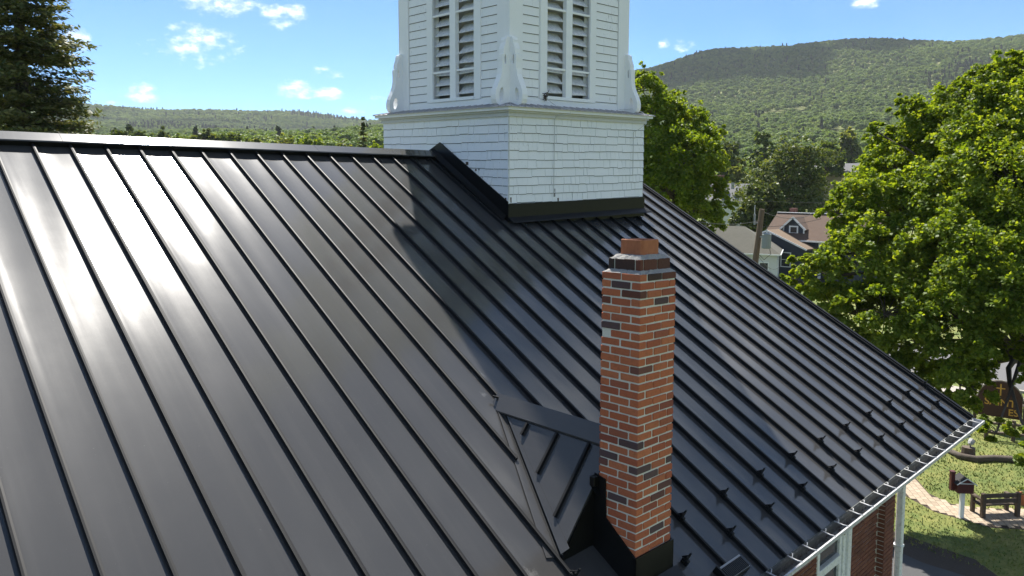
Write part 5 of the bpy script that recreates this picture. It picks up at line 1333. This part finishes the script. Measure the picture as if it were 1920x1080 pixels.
# ------------------------------------------------------------------ garden: book box, bench, sign, rail, log, lamp
def frame(loc, az):
    """matrix with local +x along az (radians) on the ground"""
    return Matrix.Translation(Vector([float(c) for c in loc])) @ Matrix.Rotation(az, 4, 'Z')
def build_garden():
    def hitg(x, y): return hit(x, y, (0, 0, 1), (0, 0, GZ))
    # book-exchange box on a white post
    P = hitg(1802, 971)
    az = math.radians(-48)
    t = thing('library_box', 'small maroon house-shaped book box on a white post', 'book box', P); t.matrix_world = frame(P, az)
    b = MB(); b.bbox(-.065, .065, -.065, .065, 0, .92, .012); b.build('post', M['white_trim'], t)
    b = MB(); b.bbox(-.26, .26, -.20, .20, .92, 1.26, .006); b.prism([(-.26, -.20, 1.26), (.26, -.20, 1.26), (0, -.20, 1.44)], (0, .40, 0)); b.build('box', M['maroon'], t)
    for s in (-1, 1):
        b = MB(); b.prism([(0, -.26, 1.47), (s * .33, -.26, 1.245), (s * .33, -.26, 1.225), (0, -.26, 1.445)], (0, .52, 0)); b.build('roof', M['blackroof'], t)
        b = MB(); b.bar((0, -.265, 1.45), (s * .325, -.265, 1.232), .02, .028, (-s * .5, 0, 1)); b.build('barge_board', M['white_trim'], t)
    b = MB(); b.box(-.26, .26, -.212, -.2, 1.245, 1.27); b.build('trim_rail', M['white_trim'], t)
    b = MB(); b.bbox(-.40, -.28, -.05, .10, .95, 1.56, .006); b.bbox(-.415, -.265, -.065, .115, 1.56, 1.60, .006); b.build('toy_chimney', M['maroon'], t)
    b = MB(); b.bbox(-.11, .11, -.11, .11, 0, .03, .01); b.build('foot', M['concrete'], t)
    # timber bench seen from behind
    Pl, Pr = hitg(1838, 972), hitg(1911, 969)
    d = Pr - Pl; az = math.atan2(d[1], d[0]); L_ = float(np.linalg.norm(d)); mid = (Pl + Pr) / 2
    t = thing('park_bench', 'heavy dark timber bench on the paved walk, seen from behind', 'bench', mid); t.matrix_world = frame(mid, az)
    h = L_ / 2
    for s in (-1, 1):
        b = MB(); x = s * (h - .08)
        b.bbox(x - .07, x + .07, -.07, .07, 0, .86, .02); b.build('back_post', M['bench'], t)
        b = MB(); b.bbox(x - .065, x + .065, .42, .54, 0, .60, .02); b.build('front_post', M['bench'], t)
        b = MB(); b.bbox(x - .07, x + .07, .03, .58, .58, .66, .02); b.build('arm_rest', M['bench'], t)
    for z in (.52, .70):
        b = MB(); b.bbox(-h, h, -.035, .035, z, z + .13, .012); b.build('back_rail', M['bench'], t)
    for k in range(3):
        b = MB(); b.bbox(-h + .03, h - .03, .07 + .15 * k, .20 + .15 * k, .38, .43, .01); b.build('seat_board', M['bench'], t)
    # a red planter at the bench's far end
    Pp = hitg(1918, 946); t = thing('flower_pot', 'red flower pot at the right end of the bench', 'pot', Pp)
    b = MB(); b.tube([(0, 0, 0), (0, 0, .34), (0, 0, .36), (0, 0, .40)], [.13, .19, .22, .22], 12); b.build('pot', M['clay'], t)
    r = np.random.default_rng(5); leaves_object('plant', [leaf_array(np.array([0, 0, .52]), np.array([0, 0, 1.]), 90, .22, .8, .10, r)], M['leaf_mid'], t)
    # church sign: arched board with cross and lettering between posts
    Pl, Pr = hit(1843, 792, (0, 0, 1), (0, 0, GZ)), None
    c = at(1873, 790, 40.2); c[2] = GZ; az = YAW - math.radians(33) - math.pi / 2
    t = thing('church_sign', 'dark brown arch-topped church sign with gold cross and lettering', 'sign', c); t.matrix_world = frame(c, az)
    # local x to the viewer's right, -y towards the viewer
    hw = .86
    arch = [(-hw, 0, .62), (hw, 0, .62), (hw, 0, 1.35)] + [(hw * math.cos(a), 0, 1.35 + .92 * math.sin(a)) for a in np.linspace(.12, math.pi - .12, 15)] + [(-hw, 0, 1.35)]
    b = MB(); b.prism([(x, -.04, z) for x, _, z in arch], (0, .08, 0)); b.build('board', M['signbrown'], t)
    b = MB(); pts = [(x * 1.03, 0, 1.35 + (z - 1.35) * 1.04) for x, _, z in arch[2:]]
    b.tube(pts, .03, 6); b.build('frame', M['tan_wall'], t)
    for s in (-1, 1):
        b = MB(); b.bbox(s * (hw + .09) - .07, s * (hw + .09) + .07, -.07, .07, 0, 1.5, .015); b.build('post', M['bench'], t)
    b = MB(); b.box(-.028, .028, -.06, -.041, 1.62, 2.16); b.box(-.17, .17, -.0605, -.0405, 1.93, 1.985); b.build('cross', M['gold'], t)
    def text(body, size, x, z, al='CENTER'):
        cu = bpy.data.curves.new('lettering', 'FONT'); cu.body = body; cu.size = size; cu.extrude = .008; cu.align_x = al; cu.offset = .006
        o = bpy.data.objects.new('lettering', cu); COL.objects.link(o); dg = bpy.context.evaluated_depsgraph_get(); me = bpy.data.meshes.new_from_object(o.evaluated_get(dg)); bpy.data.objects.remove(o)
        me.materials.clear(); me.materials.append(M['gold']); q = link('lettering', me, None, t); q.matrix_basis = Matrix.Translation((x, -.05, z)) @ Matrix.Rotation(math.pi / 2, 4, 'X')
    text('SAINT', .44, .0, 1.16); text('ES', .42, .52, .76, 'CENTER')
    # low timber rails beside it
    for k, (a, b_, zz) in enumerate((((1835, 800), (1935, 815), .55), ((1838, 812), (1935, 828), .25))):
        pass
    A, B = hitg(1842, 822), hitg(1960, 835); d = B - A; az = math.atan2(d[1], d[0]); L_ = float(np.linalg.norm(d))
    t = thing('rail_fence', 'low weathered two-rail timber fence below the church sign', 'fence', A); t.matrix_world = frame(A, az)
    for z in (.30, .72):
        b = MB(); b.tube([(-.1, 0, z), (L_ * .5, .02, z + .03), (L_, 0, z)], [.06, .07, .06], 7); b.build('rail', M['stump_wood'], t, True)
    for x in (.15, L_ * .5, L_ - .1):
        b = MB(); b.tube([(x, .09, -.1), (x, .09, .92)], [.09, .08], 8); b.build('post', M['stump_wood'], t)
    # dark log edging the bed
    pts = [hitg(x, y) for x, y in ((1777, 848), (1800, 860), (1830, 866), (1862, 864), (1895, 866), (1930, 872))]
    o = np.array(pts[0]); t = thing('edging_log', 'long dark curved log lying on the lawn as edging', 'log', o)
    b = MB(); b.tube([p - o + (0, 0, .10) for p in pts], [.10, .14, .15, .14, .15, .14], 9); b.build('log', M['bark'], t, True)
    # stump with a spot lamp
    o = hitg(1815, 857); t = thing('stump', 'small sawn stump block on the lawn', 'stump', o)
    b = MB(); b.tube([(0, 0, -.05), (0, 0, .20), (.01, 0, .42)], [.30, .26, .25], 10); b.build('stump_block', M['stump_wood'], t)
    o2 = o + (.05, -.05, .42); t = thing('spot_lamp', 'small metal spot lamp standing on the stump', 'lamp', o2)
    b = MB(); b.tube([(0, 0, 0), (0, 0, .12)], .025, 6); b.build('stem', M['wire'], t)
    b = MB(); b.tube([(-.10, 0, .14), (.0, 0, .18), (.13, -.02, .24)], [.06, .11, .13], 10); b.build('lamp_head', M['metal_grey'], t)
build_garden()

# ------------------------------------------------------------------ hazy summer air
def build_haze():
    b = MB(); b.box(-4400, 4420, -4410, 4410, GZ - 2.5, 395)
    m = bpy.data.materials.new('haze_air'); m.use_nodes = True; nt = m.node_tree; nt.nodes.clear()
    out = nt.nodes.new('ShaderNodeOutputMaterial'); v = nt.nodes.new('ShaderNodeVolumePrincipled')
    v.inputs['Color'].default_value = (.90, .95, 1.0, 1); v.inputs['Density'].default_value = 0.78e-4; v.inputs['Anisotropy'].default_value = 0.1
    nt.links.new(v.outputs[0], out.inputs['Volume'])
    tag(b.build('haze', m), kind='stuff')
build_haze()
